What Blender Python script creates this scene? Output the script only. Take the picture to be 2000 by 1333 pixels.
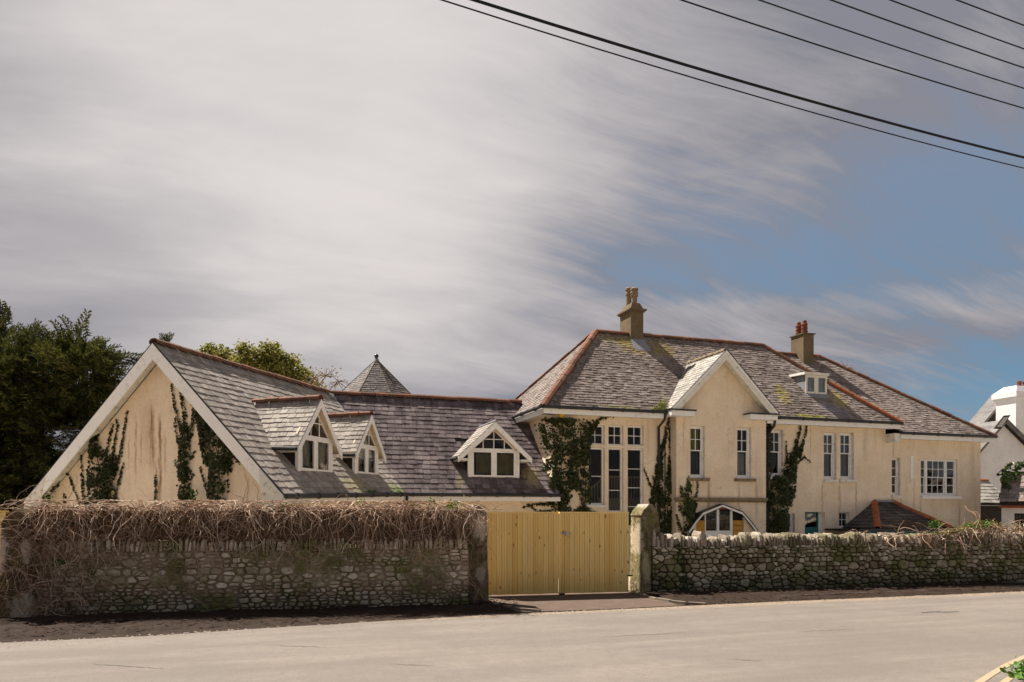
import bpy, math, random
import numpy as np
from mathutils import Vector, noise as mnoise
random.seed(7); RNG = np.random.default_rng(7)
for _o in list(bpy.data.objects): bpy.data.objects.remove(_o)
SC = bpy.context.scene
COL = SC.collection
H = 1.75            # eye height
FPX = 1500.0; CX = 1000.0; CY = 1005.0

# ---------------------------------------------------------------- camera
cam_d = bpy.data.cameras.new('camera'); cam = bpy.data.objects.new('camera', cam_d); COL.objects.link(cam)
cam.location = (0, 0, H); cam.rotation_euler = (math.radians(90), 0, 0)
cam_d.sensor_width = 36; cam_d.lens = FPX/2000*36; cam_d.shift_y = (CY-666.5)/2000
cam_d.clip_end = 3000; cam_d.clip_start = 0.1
SC.camera = cam

# ---------------------------------------------------------------- light
SUN_AZ = math.radians(-50)      # from +Y towards -X
SUN_EL = math.radians(53)
sd = Vector((math.sin(SUN_AZ)*math.cos(SUN_EL), math.cos(SUN_AZ)*math.cos(SUN_EL), math.sin(SUN_EL)))
sun_d = bpy.data.lights.new('sun', 'SUN'); sun_d.energy = 5.0; sun_d.angle = math.radians(0.8); sun_d.color = (1.0, .93, .84)
sun = bpy.data.objects.new('sun', sun_d); COL.objects.link(sun)
sun.rotation_euler = sd.to_track_quat('Z', 'Y').to_euler()
SC.view_settings.view_transform = 'Standard'; SC.view_settings.look = 'None'
SC.view_settings.exposure = 1.10; SC.view_settings.gamma = 1.0; SC.view_settings.use_curve_mapping = False

class NT:
    """small helper for node trees"""
    def __init__(s, nt): s.nt = nt; s.n = nt.nodes; s.l = nt.links
    def node(s, t, **kw):
        x = s.n.new(t)
        for k, v in kw.items(): setattr(x, k, v)
        return x
    def put(s, sock, v):
        if isinstance(v, bpy.types.NodeSocket): s.l.new(v, sock)
        elif v is not None:
            try: sock.default_value = v
            except Exception: sock.default_value = (*v, 1.0)
    def math(s, op, a, b=None, c=None, clamp=False):
        x = s.node('ShaderNodeMath', operation=op, use_clamp=clamp)
        s.put(x.inputs[0], a); s.put(x.inputs[1], b) if b is not None else None
        if c is not None: s.put(x.inputs[2], c)
        return x.outputs[0]
    def vmath(s, op, a, b=None, out=0):
        x = s.node('ShaderNodeVectorMath', operation=op)
        s.put(x.inputs[0], a)
        if b is not None:
            if op == 'SCALE': s.put(x.inputs['Scale'], b)
            else: s.put(x.inputs[1], b)
        return x.outputs[out]
    def noise(s, vec, scale, detail=4, rough=.55, dist=0.0):
        x = s.node('ShaderNodeTexNoise'); s.put(x.inputs['Vector'], vec); x.inputs['Scale'].default_value = scale
        x.inputs['Detail'].default_value = detail; x.inputs['Roughness'].default_value = rough; x.inputs['Distortion'].default_value = dist
        return x.outputs['Fac']
    def voronoi(s, vec, scale, feature='F1', out='Distance'):
        x = s.node('ShaderNodeTexVoronoi', feature=feature); s.put(x.inputs['Vector'], vec); x.inputs['Scale'].default_value = scale
        return x.outputs[out]
    def ss(s, v, a, b, lo=0., hi=1.):
        x = s.node('ShaderNodeMapRange', interpolation_type='SMOOTHSTEP')
        s.put(x.inputs[0], v)
        for i, q in enumerate((a, b, lo, hi)): x.inputs[i+1].default_value = q
        return x.outputs[0]
    def mix(s, f, a, b, mode='MIX'):
        x = s.node('ShaderNodeMix', data_type='RGBA', blend_type=mode)
        s.put(x.inputs[0], f); s.put(x.inputs[6], a); s.put(x.inputs[7], b)
        return x.outputs[2]
    def ramp(s, f, stops):
        x = s.node('ShaderNodeValToRGB'); s.put(x.inputs[0], f); cr = x.color_ramp
        while len(cr.elements) < len(stops): cr.elements.new(.5)
        for e, (p, c) in zip(cr.elements, stops): e.position = p; e.color = (*c, 1)
        return x.outputs[0]
    def scale(s, vec, v): return s.vmath('MULTIPLY', vec, v)
    def bump(s, h, strength=.3, dist=.01, normal=None):
        x = s.node('ShaderNodeBump'); s.put(x.inputs['Height'], h)
        x.inputs['Strength'].default_value = strength; x.inputs['Distance'].default_value = dist
        if normal is not None: s.put(x.inputs['Normal'], normal)
        return x.outputs[0]

# ---------------------------------------------------------------- sky
world = bpy.data.worlds.new('World'); SC.world = world; world.use_nodes = True
def build_sky():
    t = NT(world.node_tree); t.n.clear()
    out = t.node('ShaderNodeOutputWorld'); bg = t.node('ShaderNodeBackground')
    sky = t.node('ShaderNodeTexSky', sky_type='NISHITA'); sky.sun_disc = False
    sky.sun_elevation = SUN_EL; sky.sun_rotation = SUN_AZ; sky.air_density = 1.0; sky.dust_density = .6; sky.ozone_density = 1.6
    tc = t.node('ShaderNodeTexCoord'); d = t.vmath('NORMALIZE', tc.outputs['Generated'])
    sp = t.node('ShaderNodeSeparateXYZ'); t.put(sp.inputs[0], d)
    zz = t.math('MAXIMUM', sp.outputs[2], 0.0)
    den = t.math('ADD', zz, .30)
    px = t.math('DIVIDE', sp.outputs[0], den); py = t.math('DIVIDE', sp.outputs[1], den)
    cb = t.node('ShaderNodeCombineXYZ'); t.put(cb.inputs[0], px); t.put(cb.inputs[1], py)
    mp = t.node('ShaderNodeMapping'); t.put(mp.inputs[0], cb.outputs[0]); mp.inputs['Rotation'].default_value = (0, 0, math.radians(-34)); mp.inputs['Scale'].default_value = (.66, 1.05, 1)
    warp = t.node('ShaderNodeTexNoise'); t.put(warp.inputs['Vector'], mp.outputs[0]); warp.inputs['Scale'].default_value = .9; warp.inputs['Detail'].default_value = 3
    wv = t.vmath('SCALE', t.vmath('SUBTRACT', warp.outputs['Color'], (.5, .5, .5)), .45)
    pv = t.vmath('ADD', mp.outputs[0], wv)
    n1 = t.noise(pv, 1.7, 6, .46)
    n2 = t.noise(t.scale(pv, (1.0, 1.35, 1)), 3.2, 8, .54)
    # thin veil thins out towards the right hand horizon, thick round the sun
    def toward(u, v):
        q = Vector(((u-CX)/FPX, 1, (CY-v)/FPX)).normalized()
        return t.vmath('DOT_PRODUCT', d, tuple(q), out=1)
    glow = toward(640, 120); sunny = t.vmath('DOT_PRODUCT', d, tuple(sd), out=1)
    blue = toward(2150, 760); left = toward(-300, 650); mid = toward(1720, 480); low = toward(1150, 800)
    cov = t.math('ADD', t.math('MULTIPLY', n1, .95), t.math('MULTIPLY', n2, .6))
    cov = t.math('SUBTRACT', cov, t.ss(blue, .84, 1.0, 0, .12))
    cov = t.math('SUBTRACT', cov, t.ss(mid, .94, .998, 0, .08))
    cov = t.math('ADD', cov, t.ss(glow, .80, 1.0, 0, .38))
    cov = t.math('ADD', cov, t.ss(left, .86, 1.0, 0, .16))
    az = t.math('ARCTAN2', sp.outputs[0], sp.outputs[1]); el = t.math('ARCSINE', sp.outputs[2]); D = math.radians
    wob = t.math('MULTIPLY', t.math('SUBTRACT', t.noise(pv, 1.6, 5, .6), .5), D(13))
    elw = t.math('ADD', el, wob); azw = t.math('ADD', az, wob)
    up_ = t.math('ADD', elw, t.math('MULTIPLY', azw, -.06))
    band = t.math('MULTIPLY', t.math('MULTIPLY', t.ss(up_, D(13.0), D(17.0)), t.ss(up_, D(19.0), D(26), 1, 0)), t.ss(azw, D(-5), D(12)))
    fib = t.noise(t.scale(pv, (.55, 3.2, 1)), 5.5, 9, .68)
    lowb = t.math('MULTIPLY', t.math('MULTIPLY', t.ss(elw, D(3), D(6)), t.ss(elw, D(9.5), D(13), 1, 0)), t.ss(azw, D(14), D(30)))
    cov = t.math('SUBTRACT', cov, t.math('MULTIPLY', band, .36))
    cov = t.math('SUBTRACT', cov, t.math('MULTIPLY', lowb, .34))
    cov = t.math('ADD', cov, t.math('MULTIPLY', t.math('SUBTRACT', fib, .5), t.ss(az, D(-12), D(14), .2, 1.25)))
    haze_ = t.math('MULTIPLY', t.math('MULTIPLY', t.ss(elw, D(6), D(9.5)), t.ss(elw, D(13), D(16), 1, 0)), t.ss(azw, D(0), D(10)))
    cov = t.math('ADD', cov, t.math('MULTIPLY', haze_, .32))
    cov = t.math('ADD', cov, t.math('MULTIPLY', t.math('MULTIPLY', t.ss(azw, D(4), D(20)), t.ss(elw, D(20), D(27))), .40))
    mask = t.ss(cov, .22, 1.0, .14, 1.0)
    c_dark = (1.72, 1.72, 1.98); c_light = (4.9, 4.56, 4.47)
    tone = t.math('ADD', t.ss(t.math('ADD', t.math('MULTIPLY', n2, .65), t.math('MULTIPLY', n1, .5)), .40, .76, 0, .45), t.math('ADD', t.ss(glow, .80, .985, -.10, .32), t.ss(glow, .90, .995, 0, .30)))
    tone = t.math('SUBTRACT', tone, t.math('MULTIPLY', band, .45)); tone = t.math('ADD', tone, t.math('MULTIPLY', t.math('SUBTRACT', fib, .5), t.ss(az, D(-12), D(14), .22, .75))); tone = t.math('SUBTRACT', tone, t.ss(el, D(2), D(15), .24, 0), clamp=True)
    cl = t.mix(tone, c_dark, c_light)
    cl = t.mix(t.ss(glow, .95, 1.0, 0, .35), cl, (5.9, 5.55, 5.4))
    cl = t.mix(t.ss(sunny, .96, 1.0, 0, .8), cl, (7.0, 6.4, 6.1))
    base = t.mix(.85, sky.outputs[0], t.mix(t.ss(zz, 0.05, .5), (.62, 1.65, 2.6), (1.45, 1.75, 2.35)))
    horizon = t.ss(zz, .0, .16, 1, 0)
    base = t.mix(t.math('MULTIPLY', horizon, .6), base, (2.6, 3.0, 3.5))
    col = t.mix(mask, base, cl)
    t.put(bg.inputs['Color'], col); bg.inputs['Strength'].default_value = 0.068
    t.l.new(bg.outputs[0], out.inputs[0])
build_sky()

# ---------------------------------------------------------------- materials
MATS = {}
def new_mat(name):
    m = bpy.data.materials.new(name); m.use_nodes = True; t = NT(m.node_tree)
    b = t.n['Principled BSDF']; b.inputs['Roughness'].default_value = .85
    try: b.inputs['Specular IOR Level'].default_value = .12
    except Exception: pass
    MATS[name] = m
    g = t.node('ShaderNodeNewGeometry')
    return m, t, b, g.outputs['Position'], g
def rnd(t, g):
    oi = t.node('ShaderNodeObjectInfo')
    return t.math('FRACT', t.math('ADD', g.outputs['Random Per Island'], t.math('MULTIPLY', oi.outputs['Random'], 7.31)))
def simple(name, col, rough=.7, var=.25, scale=8, metallic=0, bump=.15, dirt=None):
    m, t, b, P, g = new_mat(name)
    n = t.noise(P, scale, 5)
    c = t.mix(t.math('MULTIPLY', n, 1.0), tuple(x*(1-var) for x in col), tuple(min(1, x*(1+var)) for x in col))
    if dirt: c = t.mix(t.ss(t.noise(P, dirt[1], 6, .65), .52, .72, 0, dirt[2]), c, dirt[0])
    t.put(b.inputs['Base Color'], c); b.inputs['Roughness'].default_value = rough; b.inputs['Metallic'].default_value = metallic
    if bump: t.put(b.inputs['Normal'], t.bump(t.noise(P, scale*6, 4), bump, .01))
    return m

def mk_render(name, light, dark, stain=(.33, .20, .12), streak=None, grime=.62):
    m, t, b, P, g = new_mat(name)
    c = t.mix(t.ss(t.noise(P, 1.1, 6, .6), .3, .7), light, dark)
    v = t.noise(t.scale(P, (3.2, 3.2, .35)), 1.6, 6, .65)
    c = t.mix(t.ss(v, .5, .8, 0, grime*.75), c, (dark[0]*.62, dark[1]*.58, dark[2]*.55))
    f = t.noise(P, 14, 5, .7)
    c = t.mix(t.ss(f, .45, .70, 0, .32), c, (dark[0]*.72, dark[1]*.7, dark[2]*.68))
    f2 = t.noise(P, 3.6, 6, .7)
    c = t.mix(t.ss(f2, .56, .74, 0, grime), c, (dark[0]*.6, dark[1]*.58, dark[2]*.55))
    c = t.mix(t.ss(t.noise(P, 1.7, 7, .7), .50, .66, 0, .28), c, (light[0]*.72, light[1]*.74, light[2]*.80))
    c = t.mix(t.ss(t.noise(P, 40, 3, .7), .56, .66, 0, .35), c, (dark[0]*.55, dark[1]*.52, dark[2]*.5))
    sp = t.node('ShaderNodeSeparateXYZ'); t.put(sp.inputs[0], P)
    if streak:
        for (x, w, z0, z1, k) in streak:
            wob = t.math('MULTIPLY', t.math('SUBTRACT', t.noise(t.scale(P, (.5, .5, 2)), 2.2, 3), .5), .10)
            dx = t.math('ABSOLUTE', t.math('SUBTRACT', t.math('ADD', sp.outputs[0], wob), x))
            a = t.ss(dx, 0, w, 1, 0); up = t.ss(sp.outputs[2], z1-.3, z1+.1, 1, 0); dn = t.ss(sp.outputs[2], z0-.1, z0+.7, 0, 1)
            nn = t.ss(t.noise(t.scale(P, (9, 9, .8)), 3, 5, .7), .3, .6)
            c = t.mix(t.math('MULTIPLY', t.math('MULTIPLY', a, up), t.math('MULTIPLY', t.math('MULTIPLY', dn, nn), k)), c, stain)
    # darker olive patches towards the ground
    lowf = t.math('MULTIPLY', t.ss(sp.outputs[2], .6, 1.7, 1, 0), t.ss(t.noise(P, 2.4, 5), .35, .65))
    c = t.mix(t.math('MULTIPLY', lowf, .35), c, (.24, .22, .12))
    t.put(b.inputs['Base Color'], c)
    h = t.math('ADD', t.noise(P, 60, 4, .6), t.math('MULTIPLY', t.noise(P, 9, 4), 1.5))
    t.put(b.inputs['Normal'], t.bump(h, .45, .012)); b.inputs['Roughness'].default_value = .93
    return m

def _wx(u):
    k = (u-CX)/FPX; a = (k*23.8-1.24)/(.949-k*.316); return 1.24+.949*a
SILL_Z = H+(CY-938)/FPX*26
mk_render('cream_render', (.89, .75, .585), (.80, .65, .475), stain=(.34, .25, .15),
          streak=[(_wx(u), w, z-1.5, z, k) for u, w, z, k in ((1347, .07, SILL_Z, .75), (1378, .09, SILL_Z, .8), (1436, .06, SILL_Z, .7), (1470, .10, SILL_Z, .6), (1606, .06, SILL_Z, .8), (1640, .10, SILL_Z, .55), (1672, .06, SILL_Z, .75),
                  (1741, .05, SILL_Z-.5, .8), (1760, .05, SILL_Z-.5, .7), (1798, .08, SILL_Z-.6, .8), (1874, .10, SILL_Z-.6, .8), (1330, .05, 4.9, .6), (1425, .18, 5.0, .25), (1583, .03, 4.9, .8), (1745, .06, 4.6, .6), (1690, .2, 4.9, .3), (1900, .14, 4.5, .4), (1265, .12, 4.8, .3), (1785, .04, 3.0, .6))])
WX = lambda u, Y: (u-CX)/FPX*Y
mk_render('cream_render_stained', (.89, .745, .595), (.80, .65, .485),
          streak=[(WX(319, 17.9), .07, 1.9, 4.1, 1.3), (WX(301, 17.9), .12, 2.6, 4.3, 1.1), (WX(268, 18.0), .05, 2.4, 4.1, .85), (WX(281, 18.), .04, 2.8, 3.8, .8),
                  (WX(310, 17.9), .05, 1.7, 3.0, .9), (WX(252, 18.0), .04, 2.2, 3.6, .6), (WX(330, 17.9), .05, 2.4, 3.7, .6), (WX(290, 17.9), .3, 2.8, 4.4, .35)])
mk_render('white_render', (.74, .72, .71), (.64, .62, .62), grime=.25)
mk_render('chimney_render', (.20, .15, .09), (.12, .09, .055), grime=.9)

def mk_slate(name, cols, lichen=.3, lich_col=(.46, .43, .36), patches=(), rough=.75, moss_eave=None, dark_streak=.5):
    m, t, b, P, g = new_mat(name)
    r = rnd(t, g)
    c = t.ramp(r, [(i/(len(cols)-1), cc) for i, cc in enumerate(cols)])
    al = t.vmath('DOT_PRODUCT', P, (.949, .316, 0), out=1); spz = t.node('ShaderNodeSeparateXYZ'); t.put(spz.inputs[0], P)
    cv = t.node('ShaderNodeCombineXYZ'); t.put(cv.inputs[0], t.math('MULTIPLY', al, 3.2)); t.put(cv.inputs[1], t.math('MULTIPLY', spz.outputs[2], .9))
    big = t.noise(P, .8, 5, .6)
    stk = t.noise(cv.outputs[0], 1.0, 6, .65)
    c = t.mix(t.ss(stk, .48, .68, 0, dark_streak), c, tuple(x*.42 for x in cols[0]))
    c = t.mix(t.ss(stk, .30, .42, lichen*.5, 0), c, lich_col)
    c = t.mix(t.ss(big, .42, .66, 0, dark_streak), c, tuple(x*.45 for x in cols[0]))
    n = t.noise(P, 9, 7, .75)
    c = t.mix(t.ss(n, .50, .68, 0, lichen), c, lich_col)
    n3 = t.noise(P, 2.4, 6, .7)
    c = t.mix(t.ss(n3, .54, .72, 0, lichen*.9), c, lich_col)
    n4 = t.noise(P, 30, 4, .7)
    c = t.mix(t.ss(n4, .52, .66, 0, .6), c, tuple(x*.38 for x in cols[0]))
    c = t.mix(t.ss(t.noise(P, 17, 5, .75), .55, .66, 0, lichen*.9), c, lich_col)
    for (pos, rad, col, k) in patches:
        dv = t.vmath('SUBTRACT', P, pos); dv = t.vmath('DIVIDE', dv, rad); dl = t.vmath('LENGTH', dv, out=1)
        dl = t.math('ADD', dl, t.math('MULTIPLY', t.math('SUBTRACT', t.noise(P, 3.5, 6, .7), .5), 1.6))
        c = t.mix(t.math('MULTIPLY', t.ss(dl, .40, 1.0, k, 0), t.ss(t.noise(P, 8, 6, .75), .38, .58, .15, 1.15)), c, col)
    t.put(b.inputs['Base Color'], c); b.inputs['Roughness'].default_value = rough
    t.put(b.inputs['Normal'], t.bump(t.noise(P, 40, 4), .35, .006))
    return m

def mk_terracotta():
    m, t, b, P, g = new_mat('terracotta')
    r = rnd(t, g)
    c = t.ramp(r, [(0, (.13, .052, .034)), (.5, (.195, .078, .045)), (1, (.26, .115, .07))])
    c = t.mix(t.ss(t.noise(P, 5, 6, .7), .42, .60, 0, .8), c, (.115, .075, .052))
    c = t.mix(t.ss(t.noise(P, 14, 5, .7), .58, .7, 0, .5), c, (.35, .30, .2))
    t.put(b.inputs['Base Color'], c); t.put(b.inputs['Normal'], t.bump(t.noise(P, 30, 4), .4, .01))
mk_terracotta()
simple('terracotta_hip_bright', (.34, .11, .045), var=.35, scale=5, dirt=((.12, .07, .04), 6, .5))
simple('white_paint', (.86, .84, .82), rough=.6, var=.06, scale=3, dirt=((.45, .40, .33), 7, .45), bump=.1)
simple('white_paint_worn', (.72, .69, .62), rough=.7, var=.15, scale=6, dirt=((.22, .18, .12), 7, .8), bump=.25)
simple('gutter_black', (.018, .018, .02), rough=.4, var=.2)
MATS['gutter_black'].node_tree.nodes['Principled BSDF'].inputs['Specular IOR Level'].default_value = .4
simple('lead', (.23, .23, .25), rough=.5, var=.25, scale=5)
simple('plywood', (.50, .27, .06), rough=.7, var=.4, scale=9, dirt=((.25, .12, .03), 14, .5))
simple('teal_paint', (.03, .14, .14), rough=.5, var=.3)
simple('curtain_yellow', (.34, .33, .02), rough=.9, var=.15)
simple('olive_reflection', (.16, .14, .05), rough=.9, var=.5, scale=4)
simple('curtain_grey', (.42, .42, .42), rough=.9, var=.2, scale=3)
simple('blind_dark', (.10, .10, .11), rough=.9, var=.2)
simple('interior', (.24, .18, .13), rough=.9, var=.3)
simple('interior_light', (.62, .52, .36), rough=.9, var=.2)
simple('wire_black', (.012, .014, .016), rough=.5)
simple('wire_green', (.015, .035, .035), rough=.5)
simple('galvanised', (.42, .42, .42), rough=.4, metallic=.8, var=.2)
simple('dark_iron', (.02, .017, .015), rough=.6)
simple('dark_board', (.035, .028, .024), rough=.8, var=.4)
simple('orange_pot', (.17, .062, .032), var=.35, scale=9, dirt=((.12, .06, .04), 10, .7))
simple('stone_pot', (.24, .18, .11), var=.4, scale=9, dirt=((.05, .04, .03), 8, .9))
simple('bark', (.07, .055, .042), var=.4, scale=12, bump=.6)
simple('bark_pale', (.22, .17, .14), var=.3, scale=12, bump=.4)
simple('red_timber', (.26, .07, .03), var=.4)

def mk_glass():
    m = bpy.data.materials.new('glass'); m.use_nodes = True; t = NT(m.node_tree); t.n.clear(); MATS['glass'] = m
    o = t.node('ShaderNodeOutputMaterial'); tr = t.node('ShaderNodeBsdfTransparent'); gl = t.node('ShaderNodeBsdfGlossy')
    tr.inputs[0].default_value = (.82, .82, .8, 1); gl.inputs['Roughness'].default_value = .02
    fr = t.node('ShaderNodeFresnel'); fr.inputs[0].default_value = 1.6
    g = t.node('ShaderNodeNewGeometry')
    t.put(fr.inputs['Normal'], t.bump(t.noise(g.outputs['Position'], 2.2, 2), .06, .05))
    t.put(gl.inputs['Normal'], t.bump(t.noise(g.outputs['Position'], 2.2, 2), .12, .05))
    mx = t.node('ShaderNodeMixShader'); t.put(mx.inputs[0], t.math('MULTIPLY', fr.outputs[0], .30)); t.l.new(tr.outputs[0], mx.inputs[1]); t.l.new(gl.outputs[0], mx.inputs[2]); t.l.new(mx.outputs[0], o.inputs[0])
mk_glass()

def mk_leaf(name, cols, trans=.3, rough=.55):
    m, t, b, P, g = new_mat(name)
    r = rnd(t, g)
    c = t.ramp(r, [(i/(len(cols)-1), cc) for i, cc in enumerate(cols)])
    c = t.mix(t.ss(t.noise(P, 1.5, 3), .35, .65, 0, .5), c, cols[0])
    t.put(b.inputs['Base Color'], c); b.inputs['Roughness'].default_value = rough
    tl = t.node('ShaderNodeBsdfTranslucent'); t.put(tl.inputs[0], t.mix(.3, c, (.16, .18, .02), 'MIX'))
    mx = t.node('ShaderNodeMixShader'); mx.inputs[0].default_value = trans
    o = t.n['Material Output']; t.l.new(b.outputs[0], mx.inputs[1]); t.l.new(tl.outputs[0], mx.inputs[2]); t.l.new(mx.outputs[0], o.inputs[0])
mk_leaf('ivy_leaf', [(.022, .030, .010), (.036, .046, .014), (.055, .066, .02), (.09, .095, .03)], trans=.15, rough=.5)
MATS['ivy_leaf'].node_tree.nodes['Principled BSDF'].inputs['Specular IOR Level'].default_value = .22; MATS['ivy_leaf'].node_tree.nodes['Principled BSDF'].inputs['Roughness'].default_value = .34
mk_leaf('ivy_leaf_fresh', [(.05, .10, .015), (.08, .16, .02), (.12, .22, .03)], .3)
mk_leaf('conifer_leaf', [(.022, .024, .010), (.036, .038, .013), (.075, .078, .022), (.20, .20, .05)], .12, .8)
mk_leaf('tree_leaf', [(.16, .155, .04), (.25, .235, .06), (.35, .32, .09), (.46, .40, .14)], .4)
mk_leaf('dry_leaf', [(.22, .12, .05), (.30, .18, .07), (.35, .24, .09)], .3)
mk_leaf('bush_leaf', [(.04, .10, .015), (.06, .15, .02), (.10, .22, .03), (.16, .30, .04)], .3)
mk_leaf('moss', [(.10, .12, .01), (.20, .22, .02), (.28, .28, .03)], .3)
simple('yellow_float', (.6, .36, .01), var=.1)

def mk_stone(name, cols, green=.4, dark_low=1.0):
    m, t, b, P, g = new_mat(name)
    r = rnd(t, g)
    c = t.ramp(r, [(i/(len(cols)-1), cc) for i, cc in enumerate(cols)])
    c = t.mix(t.ss(t.noise(P, 12, 6, .7), .46, .70, 0, .6), c, tuple(x*.55 for x in cols[0]))
    c = t.mix(t.ss(t.noise(P, 34, 4, .7), .56, .7, 0, .45), c, (.42, .40, .34))
    c = t.mix(t.ss(t.noise(P, 1.3, 5, .65), .44, .62, 0, green), c, (.12, .135, .028))
    sp = t.node('ShaderNodeSeparateXYZ'); t.put(sp.inputs[0], P)
    zf = t.math('ADD', sp.outputs[2], t.math('MULTIPLY', t.math('SUBTRACT', t.noise(P, 2.6, 5, .6), .5), .9))
    c = t.mix(t.ss(zf, .10, .50, .6*dark_low, 0), c, (.035, .042, .016))  # darker green towards the foot, edge broken up by noise
    t.put(b.inputs['Base Color'], c)
    h = t.math('ADD', t.noise(P, 22, 6, .7), t.math('MULTIPLY', t.noise(P, 70, 3), .4))
    t.put(b.inputs['Normal'], t.bump(h, .8, .03)); b.inputs['Roughness'].default_value = .95
mk_stone('rubble_stone', [(.17, .135, .08), (.29, .24, .15), (.44, .38, .26), (.68, .60, .46)], .75)
mk_stone('rubble_stone_left', [(.36, .28, .19), (.46, .37, .26), (.60, .50, .38), (.78, .69, .56)], .85, .6)
mk_stone('coping_stone', [(.16, .125, .085), (.26, .21, .155), (.38, .31, .245), (.56, .48, .40)], .35, 0)
def mk_mortar(name, a, b_, moss):
    m, t, b, P, g = new_mat(name)
    c = t.mix(t.ss(t.noise(P, 3, 6, .7), .35, .65), a, b_)
    c = t.mix(t.ss(t.noise(P, 2.0, 6, .7), .45, .62, 0, moss), c, (.085, .105, .02))
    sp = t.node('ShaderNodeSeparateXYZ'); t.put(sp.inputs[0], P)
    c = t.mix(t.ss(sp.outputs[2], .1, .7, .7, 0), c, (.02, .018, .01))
    t.put(b.inputs['Base Color'], c); t.put(b.inputs['Normal'], t.bump(t.noise(P, 25, 6, .7), .9, .04)); b.inputs['Roughness'].default_value = 1
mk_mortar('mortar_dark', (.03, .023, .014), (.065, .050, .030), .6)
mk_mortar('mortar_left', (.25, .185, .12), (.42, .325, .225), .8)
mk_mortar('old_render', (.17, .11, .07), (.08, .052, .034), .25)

def mk_pillar(name, patches, base=((.30, .25, .15), (.17, .14, .07)), moss=.6):
    m, t, b, P, g = new_mat(name)
    c = t.mix(t.ss(t.noise(t.scale(P, (1, 1, .4)), 5, 6, .7), .35, .62), *base)
    c = t.mix(t.ss(t.noise(P, 13, 6, .75), .44, .60, 0, .8), c, (.055, .042, .025))
    c = t.mix(t.ss(t.noise(P, 3.0, 5, .6), .50, .64, 0, moss), c, (.15, .15, .035))
    for (pos, rad, col) in patches:
        dv = t.vmath('DIVIDE', t.vmath('SUBTRACT', P, pos), rad); dl = t.vmath('LENGTH', dv, out=1)
        dl = t.math('ADD', dl, t.math('MULTIPLY', t.math('SUBTRACT', t.noise(P, 6, 8, .8), .5), 2.6))
        c = t.mix(t.ss(dl, .6, 1.05, .9, 0), c, col)
    t.put(b.inputs['Base Color'], c); t.put(b.inputs['Normal'], t.bump(t.noise(P, 30, 6, .75), .9, .03)); b.inputs['Roughness'].default_value = .95

def mk_gate():
    m, t, b, P, g = new_mat('gate_timber')
    r = rnd(t, g)
    c = t.ramp(r, [(0, (.82, .53, .17)), (.35, (.92, .63, .215)), (.7, (.97, .72, .29)), (1, (.86, .57, .18))])
    off = t.node('ShaderNodeCombineXYZ'); t.put(off.inputs[2], t.math('MULTIPLY', r, 23.0)); t.put(off.inputs[0], t.math('MULTIPLY', r, 5.0))
    PP = t.vmath('ADD', P, off.outputs[0])
    grain = t.noise(t.scale(PP, (26, 26, 1.3)), 1.5, 6, .6, .6)
    c = t.mix(t.ss(grain, .42, .7, 0, .4), c, (.60, .38, .13))
    kn = t.voronoi(t.scale(PP, (7.5, 7.5, 3.1)), 1.0)
    c = t.mix(t.ss(kn, .06, .17, .9, 0), c, (.17, .075, .02))
    sp = t.node('ShaderNodeSeparateXYZ'); t.put(sp.inputs[0], P)
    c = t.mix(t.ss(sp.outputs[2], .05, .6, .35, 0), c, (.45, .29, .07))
    t.put(b.inputs['Base Color'], c); t.put(b.inputs['Normal'], t.bump(grain, .25, .006)); b.inputs['Roughness'].default_value = .65
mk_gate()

def mk_asphalt():
    m, t, b, P, g = new_mat('asphalt')
    mp = t.node('ShaderNodeMapping'); t.put(mp.inputs[0], P); mp.inputs['Rotation'].default_value = (0, 0, math.radians(-18.4))
    Q = mp.outputs[0]
    streaks = t.noise(t.scale(Q, (.16, 1.5, 1)), 1.2, 6, .6)
    c = t.mix(t.ss(streaks, .3, .7), (.165, .140, .119), (.22, .189, .162))
    c = t.mix(t.ss(t.noise(P, .45, 6, .65), .42, .62, 0, .6), c, (.15, .131, .113))
    c = t.mix(t.ss(t.noise(P, 6, 7, .8), .46, .62, 0, .45), c, (.15, .128, .108))
    c = t.mix(t.ss(t.noise(P, 120, 3, .8), .50, .64, 0, .55), c, (.10, .085, .072))
    c = t.mix(t.ss(t.noise(P, 45, 3, .8), .56, .66, 0, .5), c, (.12, .10, .085))
    v = t.voronoi(P, 95)
    c = t.mix(t.ss(v, .1, .3, .30, 0), c, (.55, .50, .44))
    # thin wheel scuffs
    sc = t.noise(t.scale(Q, (.55, 14, 1)), 1.0, 5, .7)
    c = t.mix(t.ss(sc, .60, .70, 0, .30), c, (.15, .125, .105))
    # sandy margin along the far edge  (distance measured across the road)
    sp = t.node('ShaderNodeSeparateXYZ'); t.put(sp.inputs[0], Q)
    wob = t.math('MULTIPLY', t.math('SUBTRACT', t.noise(Q, .8, 4), .5), .5)
    edge = t.math('ADD', sp.outputs[1], wob)
    c = t.mix(t.ss(edge, ROAD_EDGE-.45, ROAD_EDGE-.05, 0, .6), c, (.30, .22, .15))
    t.put(b.inputs['Base Color'], c); b.inputs['Roughness'].default_value = .9
    t.put(b.inputs['Normal'], t.bump(t.math('ADD', t.noise(P, 90, 3, .7), t.math('MULTIPLY', t.noise(P, 12, 4), .6)), .5, .008))
TH = math.atan2(.316, .949)
ROAD_EDGE = 13.26*math.cos(TH) - (-.44)*math.sin(TH)
mk_asphalt()
simple('soil', (.030, .019, .013), rough=1, var=.55, scale=3, bump=.9, dirt=((.055, .035, .023), 6, .5))  # dark earth; this and the litter darkened further in place of the wall's shadow
mk_litter = simple('litter', (.03, .018, .012), rough=1, var=.5, scale=20, bump=0, dirt=((.11, .075, .05), 30, .3))
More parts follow.
